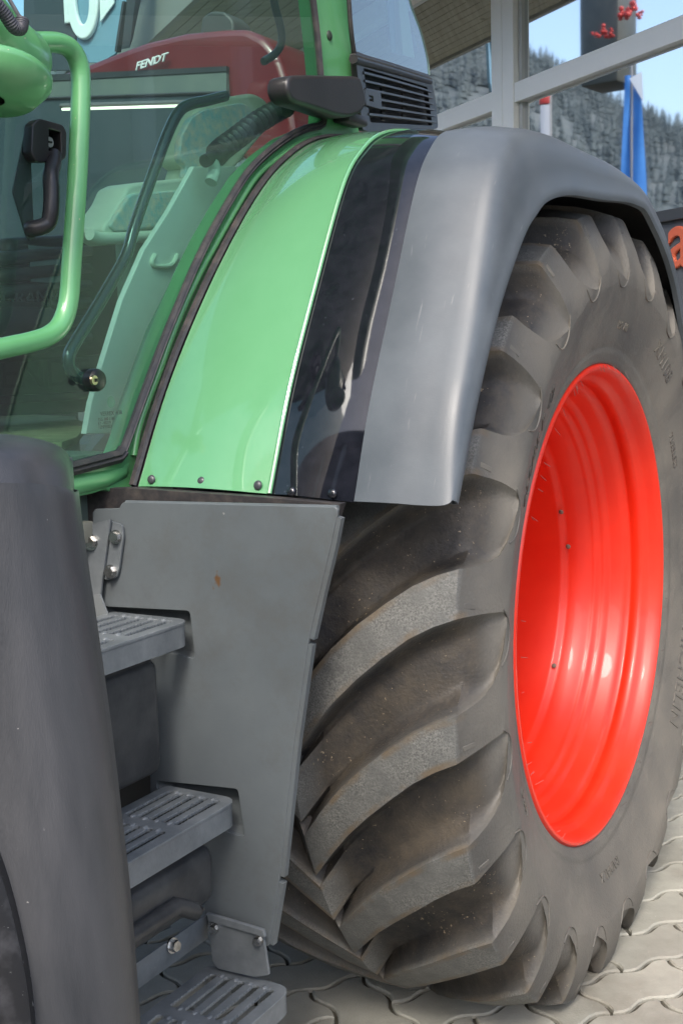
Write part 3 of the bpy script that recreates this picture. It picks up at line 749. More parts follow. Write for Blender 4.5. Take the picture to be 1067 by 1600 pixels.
def fp(X, i, off=0.0):
    p = sec(X, i); a = sec(X, max(0, i-1)); b = sec(X, min(len(CI)-1, i+1)); t = (b-a).normalized(); n = Vector((0, -t.z, t.y))
    if n.dot(p) < 0: n = -n
    q = p+n*off; return W(X, q.y, q.z)
NI = len(CI)
def bulge(X, a, b, amp):
    t = (X-a)/(b-a); return amp*math.sin(PI*min(1, max(0, t)))
rows = [[fp(X, i, .004+bulge(X, -.56, -.27, .010)) for i in range(NI)] for X in np.linspace(-.560, -.272, 13)]
fg = grid('fender_panel', rows, GREEN, tr, .004, 60); fg['label'] = 'glossy green fender panel with rivets along its lower edge'
tube('fender_hem', [fp(-.2725, i, .006) for i in range(0, NI)], .0045, GREEN, fg, 8)
# the black panel: shallow hollow down its middle, round towards the flare
def prof_b(X):
    t = (X+.268)/(.268-.108); return .003+.007*math.sin(PI*t)-.004*t
rows = [[fp(X, i, prof_b(X)) for i in range(NI)] for X in np.linspace(-.268, -.104, 13)]
fb_ = grid('fender_panel', rows, BLACKG, tr, .004, 60); fb_['label'] = 'gloss black fender strip between green panel and grey flare'
# flare: top sheet rolls over into a side wall and a lip
rows = []
edge = [(-.107, .004), (-.09, .0045), (-.06, .004), (-.03, .002), (-.005, -.003)]
def lipp(i, X=.06, g=0.0): q = CL[i]; return W(X, q.y, q.z+g)
for X, off in edge: rows.append([fp(X, i, off) for i in range(NI)])
base_e = [fp(-.005, i, -.003) for i in range(NI)]
for t in np.linspace(.12, 1, 8):
    r = []
    for i in range(NI):
        A = base_e[i]; B = lipp(i, .062); K = Vector((.058, 0, 0))+(fp(0.0, i, -.010)-Vector((0.0, 0, 0))); K.x = .056
        wk = 1.9; dn_ = (1-t)**2+wk*2*t*(1-t)+t*t; r.append((A*(1-t)**2+K*(wk*2*t*(1-t))+B*t*t)/dn_)
    rows.append(r)
# thick lip, a rolled-in lower edge
def inward(i, d):
    a = CL[max(0, i-1)]; b = CL[min(NI-1, i+1)]; t = (b-a).normalized(); n = Vector((0, -t.z, t.y)); 
    if n.dot(CL[i]) < 0: n = -n
    return -n*d
rows.append([W(.066, CL[i].y, CL[i].z)+inward(i, .008) for i in range(NI)])
rows.append([W(.064, CL[i].y, CL[i].z)+inward(i, .020) for i in range(NI)])
rows.append([W(.052, CL[i].y, CL[i].z)+inward(i, .022) for i in range(NI)])
rows.append([W(.046, CL[i].y, CL[i].z)+inward(i, .004) for i in range(NI)])
fl_ = grid('fender_flare', rows, FLARE, tr, .0035, 50); fl_['label'] = 'scuffed grey plastic flare arching over the tyre'
# dark inner arch above the tyre
rows = [[fp(X, i, -.028) for i in range(2, NI)] for X in np.linspace(-.60, .03, 10)]
grid('inner_arch', rows, DARK, tr, .004, 60)
# rubber seal between fender and cab, and rivets
def px_line(pts, X): return [at(x, y, 0, X) for x, y in pts]
seal = catmull([fp(-.572, i, .0) for i in range(0, 66, 5)], 4)
tube('fender_seal', seal, .0135, RUBBER, tr, prof=[(-.85, -.35), (-.85, .35), (-.45, .62), (-.30, .30), (.30, .30), (.45, .62), (.85, .35), (.85, -.35)], up=(1, 0, 0))
for (px, py) in ((237, 749), (315, 752), (403, 758)): dome(tr, at(px, py, 1, -1.004), (0, -1, .25), .0085, mat('rivet_grey', (.05, .055, .06), .35), 'rivet')
for (px, py) in ((455, 768), (519, 771)): dome(tr, at(px, py, 1, -1.006), (0, -1, .25), .0085, mat('rivet_black', (.012, .013, .017), .15, coat=.5), 'rivet')
# black joining strip under the fender panels
q = [at(125, 764, 1, -1.02), at(206, 762, 1, -1.02), at(425, 777, 1, -1.02), at(535, 787, 1, -1.02), at(530, 802, 1, -1.02), at(524, 818, 1, -1.02), at(500, 818, 1, -1.02), at(120, 830, 1, -1.02)]
plate('joining_strip', q, q[0], (1, 0, 0), (0, 0, 1), RUBBER, tr, thick=.02, bevel=.001)

# ---- grey closing panel in front of the tyre
YP = -1.06
def pp(x, y, Y=YP): return at(x, y, 1, Y)
outl = rounded([(148, 801), (151, 796), (189, 795), (194, 785), (528, 793), (527, 806), (518, 850), (500, 925), (483, 999), (460, 1160), (437, 1372), (428, 1430), (422, 1474), (412, 1479), (323, 1441), (319, 1300), (238, 1240), (234, 1040), (150, 1030)], [0, 2, 2, 5, 8, 3, 0, 0, 0, 0, 0, 0, 3, 3, 5, 5, 5, 5, 0])
h1 = rounded([(160, 946), (299, 953), (308, 1030), (268, 1020), (225, 1035), (160, 1025)], 7)
h2 = rounded([(246, 1218), (374, 1231), (385, 1308), (345, 1296), (305, 1290), (246, 1232)], 7)
pl = plate('closing_panel', [pp(*q) for q in outl], pp(300, 900), (1, 0, 0), (0, 0, 1), PANEL, tr, [[pp(*q) for q in h1], [pp(*q) for q in h2]], .005, .0012)
# flanged right edge bent back, with its two joints
fe = [(527, 806), (518, 850), (500, 925), (484, 997)]
for seg_ in ([(526, 808), (518, 850), (500, 925), (484, 997)], [(481.5, 1006), (460, 1160), (438, 1368)], [(436.5, 1378), (428, 1430), (421, 1474)]):
    P = [pp(*q) for q in seg_]; 
    tube('panel_edge', [p+Vector((.002, .006, 0)) for p in P], .0075, PANEL, pl, prof=[(-1, -1), (-1, .6), (-.6, 1), (.6, 1), (1, .6), (1, -1)], up=(0, 1, 0))
tube('panel_edge', [pp(196, 787)+Vector((0, .004, 0)), pp(526, 795)+Vector((0, .004, 0))], .006, PANEL, pl, 10)
def recess(poly, parent):
    O = [pp(*q)+Vector((0, .002, 0)) for q in poly]; c = sum(O, Vector())/len(O)
    Ls = [O, [c+(p-c)*.97+Vector((0, .003, 0)) for p in O], [c+(p-c)*.86+Vector((0, .020, 0)) for p in O], [c+(p-c)*.80+Vector((0, .022, 0)) for p in O]]
    bm = bmesh.new(); rs = [[bm.verts.new(p) for p in L_] for L_ in Ls]; n = len(O)
    for a, b in zip(rs, rs[1:]):
        for k in range(n): bm.faces.new((a[k], a[(k+1) % n], b[(k+1) % n], b[k]))
    bm.faces.new(rs[-1]); return obj('step_recess', bm, PANEL, parent, 50)
recess(h1, pl); recess(h2, pl)

# ---- three tread-plate steps
def slot(cx, cy, L_, w_, teeth=True, n=5):
    "slot along local Y with rounded ends and toothed flanks"
    pts = []
    hw = w_/2; y0 = cy-L_/2+hw; y1 = cy+L_/2-hw
    nt_ = int((y1-y0)/.0045)
    for k in range(n+1): a = PI+PI*k/n; pts.append((cx+hw*math.cos(a), y0+hw*math.sin(a)))
    for k in range(1, nt_): pts.append((cx+hw-(.0016 if k % 2 else 0), y0+(y1-y0)*k/nt_))
    for k in range(n+1): a = PI*k/n; pts.append((cx+hw*math.cos(a), y1+hw*math.sin(a)))
    for k in range(1, nt_): pts.append((cx-hw+(.0016 if k % 2 else 0), y1-(y1-y0)*k/nt_))
    return pts
def step(x0, x1, yf, yn, z, skirt=.044, rowsl=.128, first=.02):
    "x0 inner, x1 outer, yf far end (towards the wheel), yn near end; z = top"
    out = rounded([(x0, yn), (x1, yn), (x1, yf), (x0, yf)], [.02, .03, .034, .012], 6)
    wd = x1-x0; holes = []; ns = 5; pitch = (wd-.028)/ns
    y = yf-first
    ri = 0
    while y-rowsl > yn+.015:
        for k in range(ns): holes.append(slot(x0+.014+pitch*(k+.5), y-rowsl/2-(0.0), rowsl, pitch*.58))
        y -= rowsl+.028; ri += 1
    me = plate_mesh('step', out, holes, .004, .001); me.transform(Matrix.Translation((0, 0, z-.003)))
    s = link('step', me, STEEL, tr, 30)
    # skirt round the plate
    bm = bmesh.new(); n = len(out); ins = inset([q for q in out], .004)
    r0 = [bm.verts.new((x, y_, z-.001)) for x, y_ in out]; r1 = [bm.verts.new((x, y_, z-skirt)) for x, y_ in out]
    r2 = [bm.verts.new((x, y_, z-skirt)) for x, y_ in ins]; r3 = [bm.verts.new((x, y_, z-.006)) for x, y_ in ins]
    for a, b in ((r0, r1), (r1, r2), (r2, r3)):
        for k in range(n): bm.faces.new((a[k], a[(k+1) % n], b[(k+1) % n], b[k]))
    obj('step_skirt', bm, STEEL, s, 30)
    # dished lips beside the slots (rows of pressed humps at the slot ends)
    y = yf-first
    bm = bmesh.new()
    while y-rowsl > yn+.015:
        for k in range(ns):
            cx = x0+.014+pitch*(k+.5)
            pass
            if k < ns-1:
                for yy in (y-.002, y-rowsl+.002):
                    r = bmesh.ops.create_uvsphere(bm, u_segments=10, v_segments=6, radius=.0054); 
                    for v in r['verts']: v.co = Vector((cx+pitch*.5+v.co.x, yy+v.co.y*1.3, z+v.co.z*.5))
        y -= rowsl+.028
    g = obj('grip_teeth', bm, STEEL, s, 40); g['kind'] = 'stuff'
    return s
step(-.580, -.404, -1.068, -1.60, HZ+.143)
step(-.476, -.318, -1.068, -1.60, HZ-.171)
step(-.402, -.222, -1.062, -1.60, HZ-.503, skirt=.040)
# ---- brackets with bolts
a = [(118, 826), (174, 812), (161, 905), (158, 935), (128, 935), (118, 930)]
XB = -1.10
bp_ = plate('upper_bracket', [pp(*q, -1.078) for q in a], pp(140, 860, -1.078), (1, 0, 0), (0, 0, 1), STEEL, tr, thick=.004, bevel=.0005)
a = rounded([(175, 815), (192, 820), (194, 838), (187, 890), (183, 902), (172, 906), (160, 903)], [0, 4, 4, 4, 4, 4, 0])
plate('bracket_flange', [pp(*q, -1.070) for q in a], pp(140, 860, -1.070), (1, 0, 0), (0, 0, 1), STEEL, bp_, thick=.004, bevel=.0005)
hexbolt(bp_, pp(143, 847, -1.081), (.25, -1, .05), .0115); hexbolt(bp_, pp(182, 839, -1.073), (.25, -1, .05), .0098); hexbolt(bp_, pp(174, 893, -1.073), (.25, -1, .05), .0098)
box('bracket_top', (pp(100, 800).x, -1.16, pp(120, 818).z-.03), (pp(156, 815).x, -1.075, pp(150, 815).z+.004), mat('bracket_beige', (.16, .16, .13), .6), bp_, .004)
a = [(130, 932), (157, 928), (170, 962), (130, 972)]
plate('bracket_gusset', [pp(*q, -1.09) for q in a], pp(140, 950, -1.09), (1, 0, 0), (0, 0, 1), mat('gusset_grey', (.17, .185, .19), .45), bp_, thick=.004)
# lower bracket: angle running along the tractor, bent towards the wheel, carrying the last step
XL = -.398
p0 = at(200, 1483, 0, XL); p1 = at(326, 1427, 0, XL); p2 = at(326, 1466, 0, XL); p3 = at(204, 1528, 0, XL)
zt_, zb_ = p1.z, p2.z
lbk = box('lower_bracket', (XL-.004, -1.62, zb_), (XL, -1.064, zt_), STEEL, tr, .001)
a = rounded([(326, 1427), (409, 1455), (414, 1474), (421, 1522), (398, 1525), (342, 1512), (334, 1500), (330, 1466)], [2, 5, 3, 2, 2, 3, 3, 2])
plate('bracket_plate', [pp(*q, -1.072) for q in a], pp(370, 1480, -1.072), (1, 0, 0), (0, 0, 1), STEEL, lbk, thick=.005, bevel=.0006)
a = [(326, 1427), (412, 1453), (414, 1462), (328, 1437)]
plate('bracket_rib', [pp(*q, -1.077) for q in a], pp(370, 1480, -1.077), (1, 0, 0), (0, 0, 1), STEEL, lbk, thick=.006, bevel=.0012)
hexbolt(lbk, pp(335, 1450, -1.076), (.2, -1, .1), .0075); hexbolt(lbk, pp(404, 1469, -1.076), (.2, -1, .1), .0075)
hexbolt(lbk, at(269, 1477, 0, XL+.002), (1, -.1, .1), .0105)
a = [(195, 1432), (264, 1408), (266, 1449), (200, 1478)]
plate('bracket_web', [at(*q, 0, XL-.035) for q in a], at(230, 1440, 0, XL-.035), (0, 1, 0), (0, 0, 1), mat('web_grey', (.10, .11, .112), .5), lbk, thick=.004)
tube('stay_bar', [at(200, 1462, 0, XL-.03), at(330, 1412, 0, XL-.03)], .006, STEEL, lbk, 8)
# ---- dark tank and battery box behind the steps
def tankbox(name, lo, hi, bev, label=None):
    bm = bmesh.new(); add_box(bm, lo, hi, bev, seg=4); o = obj(name, bm, TANK, tr, 50)
    if label: o['label'] = label
    return o
a0 = at(237, 1060, 1, -1.16); a1 = at(235, 1205, 1, -1.16)
t1 = tankbox('fuel_tank', (-1.2, -1.75, a1.z-.01), (a0.x, -1.13, HZ+.09), .025)
b0 = at(320, 1330, 1, -1.15); b1 = at(320, 1420, 1, -1.15)
t2 = tankbox('battery_box', (-1.1, -1.75, b1.z), (b0.x, -1.11, HZ-.235), .03)
tube('moulded_rib', [Vector((b0.x+.003, -1.5, HZ-.30)), Vector((b0.x+.003, -1.24, HZ-.30)), Vector((b0.x+.003, -1.19, HZ-.33)), Vector((b0.x+.003, -1.185, b1.z+.02))], .016, TANK, t2, 10)
box('chassis_frame', (-1.25, -1.75, .38), (-.62, .6, HZ+.22), mat('chassis_dark', (.02, .02, .02), .7), tr, .02)
box('axle_housing', (-1.9, -.16, HZ-.16), (-.50, .16, HZ+.16), mat('chassis_dark', (.02, .02, .02), .7), tr, .03)
box('rear_axle_shaft', (-.5, -.09, HZ-.09), (-.40, .09, HZ+.09), mat('chassis_dark', (.02, .02, .02), .7), tr, .01)

# ---- cab side: glass, seals, green frame
XG = -.60
g_out = [(189, 708), (196, 690), (213, 644), (237, 578), (257, 525), (279, 472), (301, 420), (325, 371), (354, 319), (384, 272), (415, 240), (450, 214), (477, 201), (503, 193), (504, 160), (499, 118), (494, 60), (487, 0), (478, -80), (470, -160)]
rear_edge = [at(x, y, 0, XG) for x, y in g_out]
topz = rear_edge[-1].z
glass_poly = rear_edge+[Vector((XG, -1.95, topz)), Vector((XG, -1.95, rear_edge[0].z+.02)), at(-40, 752, 0, XG), at(110, 729, 0, XG)]
dg = plate('cab_door_glass', glass_poly, (XG, -1, 1.4), (0, 1, 0), (0, 0, 1), GLASS, tr, thick=.004)
dg['label'] = 'large green-tinted cab door glass'
sl_pts = catmull(rear_edge, 3)
SP = [(-1, -.5), (-1, .35), (-.35, .8), (.0, .45), (.35, .8), (1, .35), (1, -.5)]
tube('glass_seal', [p+Vector((.004, 0, 0)) for p in sl_pts], .0085, RUBBER, dg, prof=SP, up=(1, 0, 0))
tube('glass_seal', [p+Vector((.004, 0, 0)) for p in (at(-40, 756, 0, XG), at(60, 742, 0, XG), at(112, 732, 0, XG), at(184, 713, 0, XG), at(191, 704, 0, XG))], .012, RUBBER, dg, prof=SP, up=(1, 0, 0))
# frame between the glass seal and the fender seal
inner = [at(x, y, 0, XG) for x, y in [(105, 737), (190, 717), (199, 694), (216, 646), (240, 580), (260, 527), (282, 474), (304, 422), (328, 373), (357, 322), (387, 275), (418, 243), (452, 217), (479, 205), (508, 197), (511, 160), (506, 118), (501, 60), (494, 0), (480, -160)]]
outer = [at(x, y, 0, XG) for x, y in [(553, -160), (545, 0), (551, 84), (560, 190), (564, 212), (590, 222), (520, 222), (488, 226), (462, 240), (436, 262), (414, 290), (388, 328), (364, 370), (335, 422), (296, 508), (268, 572), (243, 638), (222, 700), (206, 762), (190, 768), (178, 766), (168, 762), (150, 768), (100, 778)]]
fr = plate('cab_frame', inner+outer, (XG-.02, -1, 1.4), (0, 1, 0), (0, 0, 1), GREEN2, tr, thick=.035, bevel=.004); fr.location = (-.006, 0, 0)
fr['label'] = 'green cab frame pillar and sill round the glass'
tube('cab_sill', [at(60, 768, 0, XG-.01), at(120, 757, 0, XG-.01), at(165, 748, 0, XG-.01), at(192, 738, 0, XG-.01), at(204, 712, 0, XG-.01), at(236, 645, 0, XG-.01), at(270, 562, 0, XG-.01)], [.022, .022, .020, .016, .008, .006, .005], GREEN2, fr, 12)
tube('highlight_bead', catmull([at(x, y, 0, XG+.004) for x, y in [(213, 712), (218, 680), (228, 645), (253, 580), (272, 526), (294, 473), (319, 421), (346, 372), (375, 321), (404, 276), (438, 246), (472, 224), (504, 212)]], 4), .0075, GREEN2, fr, 12, smooth=60)  # bead added along the frame to catch light as a bright stripe
dome(fr, at(518, 55, 0, XG+.002), (1, 0, 0), .012, mat('plug_dark', (.03, .04, .03), .5), 'plug', .4)
# quarter glass and louvred vent behind the pillar, turning in towards the rear
QP = at(552, 90, 0, XG+.004); qa = R_(17); QD = Vector((-math.sin(qa), math.cos(qa), 0)); QN = Vector((math.cos(qa), math.sin(qa), 0))
def qp(x, y, off=0.0): return atp(x, y, QP+QN*off, QN)
qg = [(541, -120), (545, 0), (553, 80), (560, 86), (610, 101), (664, 119), (669, 116), (667, 90), (656, 50), (641, 12), (630, -40), (624, -120)]
qgl = plate('quarter_glass', [qp(*q) for q in qg], QP, QD, (0, 0, 1), mat_glass('quarter_glass_tint', (.52, .72, .68), 1.0, 1.7), tr, thick=.005)
tube('quarter_seal', catmull([qp(541, -120, .003), qp(545, 0, .003), qp(552, 74, .003), qp(561, 86, .003), qp(610, 101, .003), qp(668, 119, .003)], 4), .006, RUBBER, qgl, 8)
tube('glass_edge', catmull([qp(626, -90, .002), qp(632, -30, .002), qp(643, 12, .002), qp(657, 50, .002), qp(667, 90, .002), qp(670, 117, .002)], 5), .004, mat('glass_edge_green', (.35, .50, .46), .1), qgl, 8)
# the frosted sheet and dark strap seen behind it
plate('rear_label', [qp(577, 44, -.05), qp(622, 56, -.05), qp(628, 82, -.05), qp(580, 62, -.05)], QP, QD, (0, 0, 1), FAR, qgl, thick=.003)
plate('inner_trim', [qp(566, -60, -.06), qp(584, -60, -.06), qp(598, 90, -.06), qp(578, 84, -.06)], QP, QD, (0, 0, 1), mat('trim_bluegrey', (.10, .15, .17), .5), qgl, thick=.004)
plate('inner_sheet', [qp(596, -60, -.03), qp(610, -60, -.03), qp(632, 92, -.03), qp(602, 84, -.03)], QP, QD, (0, 0, 1), mat('sheet_pale', (.35, .42, .35), .6), qgl, thick=.004)
# vent grille
vg_o = rounded([(551, 84), (612, 102), (670, 121), (674, 140), (679, 170), (681, 200), (655, 206), (606, 212), (562, 203), (557, 150)], [2, 0, 4, 2, 2, 4, 0, 4, 4, 0])
vop = rounded([(563, 106), (664, 136), (672, 197), (574, 192)], 3)
vent = plate('vent_grille', [qp(*q, .004) for q in vg_o], QP+QN*.004, QD, (0, 0, 1), DARK, tr, [[qp(*q, .004) for q in vop]], .012, .0015)
vent['label'] = 'black louvred vent grille behind the cab pillar'
plate('vent_back', [qp(*q, -.035) for q in vg_o], QP-QN*.035, QD, (0, 0, 1), mat('vent_black', (.006, .006, .006), .7), vent, thick=.003)
tube('vent_hood', [qp(552, 92, .012), qp(612, 109, .012), qp(671, 127, .010)], .011, DARK, vent, 10)
nl = 6
for k in range(nl):
    t = (k+.35)/nl
    yl = 110+(188-110)*t; yr = 141+(198-141)*t; xl = 563+(573-563)*t; xr = 669+(678-669)*t
    A = qp(xl, yl, .006); B = qp(xr, yr, .004); Mi = (A+B)/2+QN*.004
    P = catmull([A, A*.5+Mi*.5+QN*.003, Mi+QN*.002, Mi*.4+B*.6+QN*.004, B+QN*.002, B-QN*.012+QD*.004], 3)
    tube('louvre', P, .0068, DARK, vent, prof=[(-1.5, -.2), (-1.2, .5), (0, 1.0), (1.2, .6), (1.3, -.2), (0, -.6)], up=(0, 0, 1))
for x in (600, 632): box('vent_post', (-.003, -.02, -.05), (.003, .0, .05), DARK, vent, 0, Matrix.Translation(qp(x, 160, -.004)))
lt = [(567, 140), (592, 146), (594, 171), (569, 164)]
ltc = plate('latch', [qp(*q, .014) for q in lt], QP+QN*.014, QD, (0, 0, 1), DARK, vent, [[qp(x, y, .014) for x, y in [(573, 148), (580, 150), (581, 160), (574, 158)]]], .008, .001)
# black hinge housing on the pillar
ho_ = rounded([(436, 127), (470, 126), (541, 127), (548, 130), (555, 156), (551, 171), (530, 180), (508, 177), (470, 164), (442, 156), (436, 145)], [8, 0, 8, 6, 8, 8, 12, 8, 8, 8, 8])
hg = plate('hinge_housing', [at(x, y, 0, XG+.028) for x, y in ho_], (XG+.028, -.3, 2), (0, 1, 0), (0, 0, 1), BLACKHINGE, tr, thick=.038, bevel=.009, smooth=50)
hg['label'] = 'black plastic hinge housing on the cab pillar'
tube('hinge_cap', [at(432, 128, 0, XG+.012), at(430, 140, 0, XG+.014), at(433, 156, 0, XG+.012)], [.012, .016, .012], mat('cap_grey', (.12, .14, .14), .3), hg, 12, smooth=60)
box('hinge_foot', (XG-.002, at(520, 180, 0, XG).y, at(520, 192, 0, XG).z), (XG+.045, at(550, 180, 0, XG).y, at(520, 176, 0, XG).z), BLACKHINGE, hg, .006)
# grab rail and the green casting it springs from
XR = XG+.075
gp = [(28, 66), (60, 66), (90, 67), (110, 76), (123, 98), (127, 130), (125, 200), (120, 300), (113, 400), (108, 468), (97, 505), (78, 524), (50, 534), (10, 543), (-30, 552)]
gr_ = tube('grab_rail', catmull([at(x, y, 0, XR) for x, y in gp], 6), .0165, GREEN2, tr, 20, smooth=60)
gr_['label'] = 'bent green tube handrail beside the cab door'
rows_ = catmull([at(-90, 20, 0, XR-.02), at(-40, 60, 0, XR-.01), at(0, 85, 0, XR), at(30, 90, 0, XR), at(48, 80, 0, XR), at(58, 72, 0, XR)], 4)
cst = tube('mirror_bracket', rows_, [.085, .083, .08, .078, .076, .073, .07, .068, .065, .062, .06, .058, .055, .052, .048, .044, .04, .034, .028, .022, .018], GREEN2, tr, 20, smooth=60)
lm_o = at(-8, 118, 0, XR+.05)
hd = lathe('lamp_housing', [(-.05, .02), (-.04, .08), (-.012, .103), (.0, .104), (.006, .098), (.004, .062), (-.004, .056), (-.012, .05)], GREEN2, cst, 'Z', lm_o, 48, 50)
lens = lathe('lamp_lens', [(-.001, .056), (.0, .03), (.0, .0)], mat('lamp_lens_grey', (.42, .40, .43), .15), hd, 'Z', lm_o+Vector((0, 0, -.004)), 32)
rh = Vector((CR.x, CR.y, 0)).normalized()
hd.matrix_world = Matrix.Translation(lm_o) @ Matrix.Rotation(R_(-18), 4, rh) @ Matrix.Diagonal((.80, .80, .8, 1)) @ Matrix.Translation(-lm_o)
# coiled cable
def coil(P, R0, turns, wire, name, m, parent):
    P = catmull(P, 12); n = len(P); out = []
    N_ = turns*14
    for k in range(N_+1):
        f = k/N_*(n-1); i = min(n-2, int(f)); p = P[i]+(P[i+1]-P[i])*(f-i); t = (P[i+1]-P[i]).normalized(); s = t.cross(Vector((1, .3, .2))).normalized(); u = s.cross(t)
        a = 2*PI*turns*k/N_; out.append(p+s*R0*math.cos(a)+u*R0*math.sin(a))
    return tube(name, out, wire, m, parent, 6)
coil([at(-10, 0, 0, XR+.09), at(8, 22, 0, XR+.09), at(22, 42, 0, XR+.09), at(33, 44, 0, XR+.09), at(36, 30, 0, XR+.09)], .0075, 22, .0028, 'coiled_cable', mat('cable_grey', (.05, .05, .06), .5), cst)
tube('cable', catmull([at(36, 30, 0, XR+.09), at(30, 24, 0, XR+.08), at(24, 14, 0, XR+.07), at(12, -6, 0, XR+.06)], 5), .003, mat('cable_grey', (.05, .05, .06), .5), cst, 8)
# door handle with lock
XH = XG+.012
def hp(x, y, d=0): return at(x, y, 0, XH+d)
ho = rounded([(46, 196), (56, 188), (92, 198), (97, 208), (96, 246), (88, 252), (52, 252), (44, 240)], 4)
hdl = plate('door_handle', [hp(*q) for q in ho], (XH, -1, 1.8), (0, 1, 0), (0, 0, 1), BLACKHINGE, tr, [[hp(*q) for q in rounded([(69, 200), (90, 206), (91, 242), (69, 238)], 3)]], .016, .002)
hdl['label'] = 'black door pull handle with round key lock'
plate('handle_base', [hp(*q, -.012) for q in ho], (XH-.012, -1, 1.8), (0, 1, 0), (0, 0, 1), mat('vent_black', (.006, .006, .006), .7), hdl, thick=.004)
tube('handle_grip', catmull([hp(84, 242, .0), hp(84, 256, .012), hp(80, 275, .026), hp(81, 300, .030), hp(80, 330, .030), hp(76, 348, .026), hp(66, 354, .020), hp(54, 357, .010), hp(48, 358, .0)], 5), .0135, BLACKHINGE, hdl, 14, smooth=60)
lathe('lock', [(.0, .0), (.0, .0085), (-.004, .0095), (-.012, .0095)], mat('lock_silver', (.6, .6, .58), .3, metal=1), hdl, 'X', hp(79, 222, .009), 24)
box('keyhole', (-.001, -.0045, -.0015), (.001, .0045, .0015), mat('vent_black', (.006, .006, .006), .7), hdl, 0, Matrix.Translation(hp(79, 222, .0100)))
hk = rounded([(40, 205), (46, 200), (52, 350), (56, 372), (50, 376), (42, 372), (20, 300)], 4)
plate('handle_gasket', [hp(*q, -.012) for q in hk], (XH-.012, -1, 1.8), (0, 1, 0), (0, 0, 1), FAR, hdl, thick=.003)

# ---- inside the cab
cabin = box('cab_floor', (-1.95, -1.95, HZ+.18), (XG-.05, -.2, HZ+.24), mat('floor_grey', (.10, .14, .12), .7, col2=(.14, .18, .15), scale=8), tr, .005)
# inner lining beside the door: pale sheet, follows the wheel arch
lin = [(134, 672), (152, 664), (148, 640), (158, 580), (176, 500), (205, 395), (215, 395), (300, 372), (330, 300), (420, 250), (330, 420), (296, 500), (252, 600), (214, 690), (150, 700)]
lining = plate('inner_lining', [at(x, y, 0, XG-.16) for x, y in [(132, 676), (176, 676), (180, 655), (196, 610), (232, 510), (290, 395), (335, 318), (395, 262), (300, 262), (262, 330), (222, 392), (188, 470), (160, 560), (140, 630)]], (XG-.16, -1, 1.4), (0, 1, 0), (0, 0, 1), mat('lining_pale', (.76, .80, .74), .6, col2=(.70, .75, .68), scale=3), tr, thick=.01, bevel=.002)
plate('lining_shadow_side', [at(x, y, 0, XG-.10) for x, y in [(176, 676), (190, 700), (216, 660), (256, 565), (305, 450), (345, 365), (392, 292), (425, 262), (395, 262), (335, 330), (290, 400), (232, 515), (196, 612), (180, 655)]], (XG-.10, -1, 1.4), (0, 1, 0), (0, 0, 1), mat('lining_shade', (.10, .22, .15), .6), lining, thick=.008, bevel=.001)  # dark green sheet stands in for shade on the lining's side
tube('lining_loop', catmull([at(x, y, 0, XG-.15) for x, y in [(243, 398), (238, 408), (242, 415), (262, 416), (272, 410), (278, 398)]], 4), .005, SAGE, lining, 8)
lathe('glass_emblem', [(0, .0), (0, .011)], mat('emblem', (.30, .38, .30), .5), dg, 'X', at(174, 628, 0, XG-.003), 24)
text('glass_print', 'VERREX  43R', .011, at(157, 650, 0, XG-.003), (0, 1, 0), (0, 0, 1), FAR, dg, .0005)
for k_, s_ in enumerate(('ESG 000 1183', 'E1 - 00219', 'TEMPERED')): text('glass_print', s_, .008, at(154, 658+k_*6, 0, XG-.003), (0, 1, 0), (0, 0, 1), FAR, dg, .0005)
# arm rest: tray with fabric pad, and its upright back pad
XA = XG-.30
def ap(x, y, d=0): return at(x, y, 0, XA+d)
tray_o = rounded([(140, 362), (152, 345), (168, 322), (178, 300), (190, 294), (330, 280), (336, 300), (334, 322), (318, 345), (290, 366), (160, 378)], [5, 2, 2, 4, 6, 8, 6, 8, 14, 14, 6])
arm = plate('armrest', [ap(*q) for q in tray_o], (XA, -1, 1.6), (0, 1, 0), (0, 0, 1), SAGE, tr, thick=.07, bevel=.008)
arm['label'] = 'sage green armrest tray with worn fabric pads'
pad = rounded([(170, 352), (200, 306), (310, 298), (313, 316), (300, 334), (268, 350), (178, 360)], [4, 8, 5, 5, 8, 10, 4])
plate('fabric_pad', [ap(x, y, .043) for x, y in pad], (XA+.043, -1, 1.6), (0, 1, 0), (0, 0, 1), FABRIC, arm, thick=.01, bevel=.004)
tube('armrest_rim', catmull([ap(x, y, .045) for x, y in [(141, 366), (158, 372), (200, 371), (260, 366), (295, 352), (318, 330), (328, 300)]], 5), .013, SAGE, arm, 12, smooth=60)
bk = rounded([(268, 252), (272, 212), (290, 178), (310, 166), (380, 154), (400, 165), (398, 200), (372, 230), (330, 282), (276, 286), (283, 262)], [6, 10, 10, 8, 8, 8, 8, 8, 4, 4, 4])
backp = plate('backrest_pad', [ap(x, y, -.02) for x, y in bk], (XA-.02, -1, 1.6), (0, 1, 0), (0, 0, 1), mat('cushion_edge', (.62, .70, .52), .6), arm, thick=.05, bevel=.01)
bk2 = rounded([(277, 248), (281, 214), (296, 186), (314, 174), (374, 163), (388, 172), (386, 198), (362, 226), (322, 276), (284, 279), (290, 262)], 8)
plate('fabric_pad', [ap(x, y, .012) for x, y in bk2], (XA+.012, -1, 1.6), (0, 1, 0), (0, 0, 1), FABRIC, arm, thick=.012, bevel=.004)
box('armrest_post', (XA-.05, ap(205, 380).y, HZ+.24), (XA+.0, ap(330, 300).y-.05, ap(205, 372).z), mat('post_sage', (.30, .40, .30), .6), arm, .01)
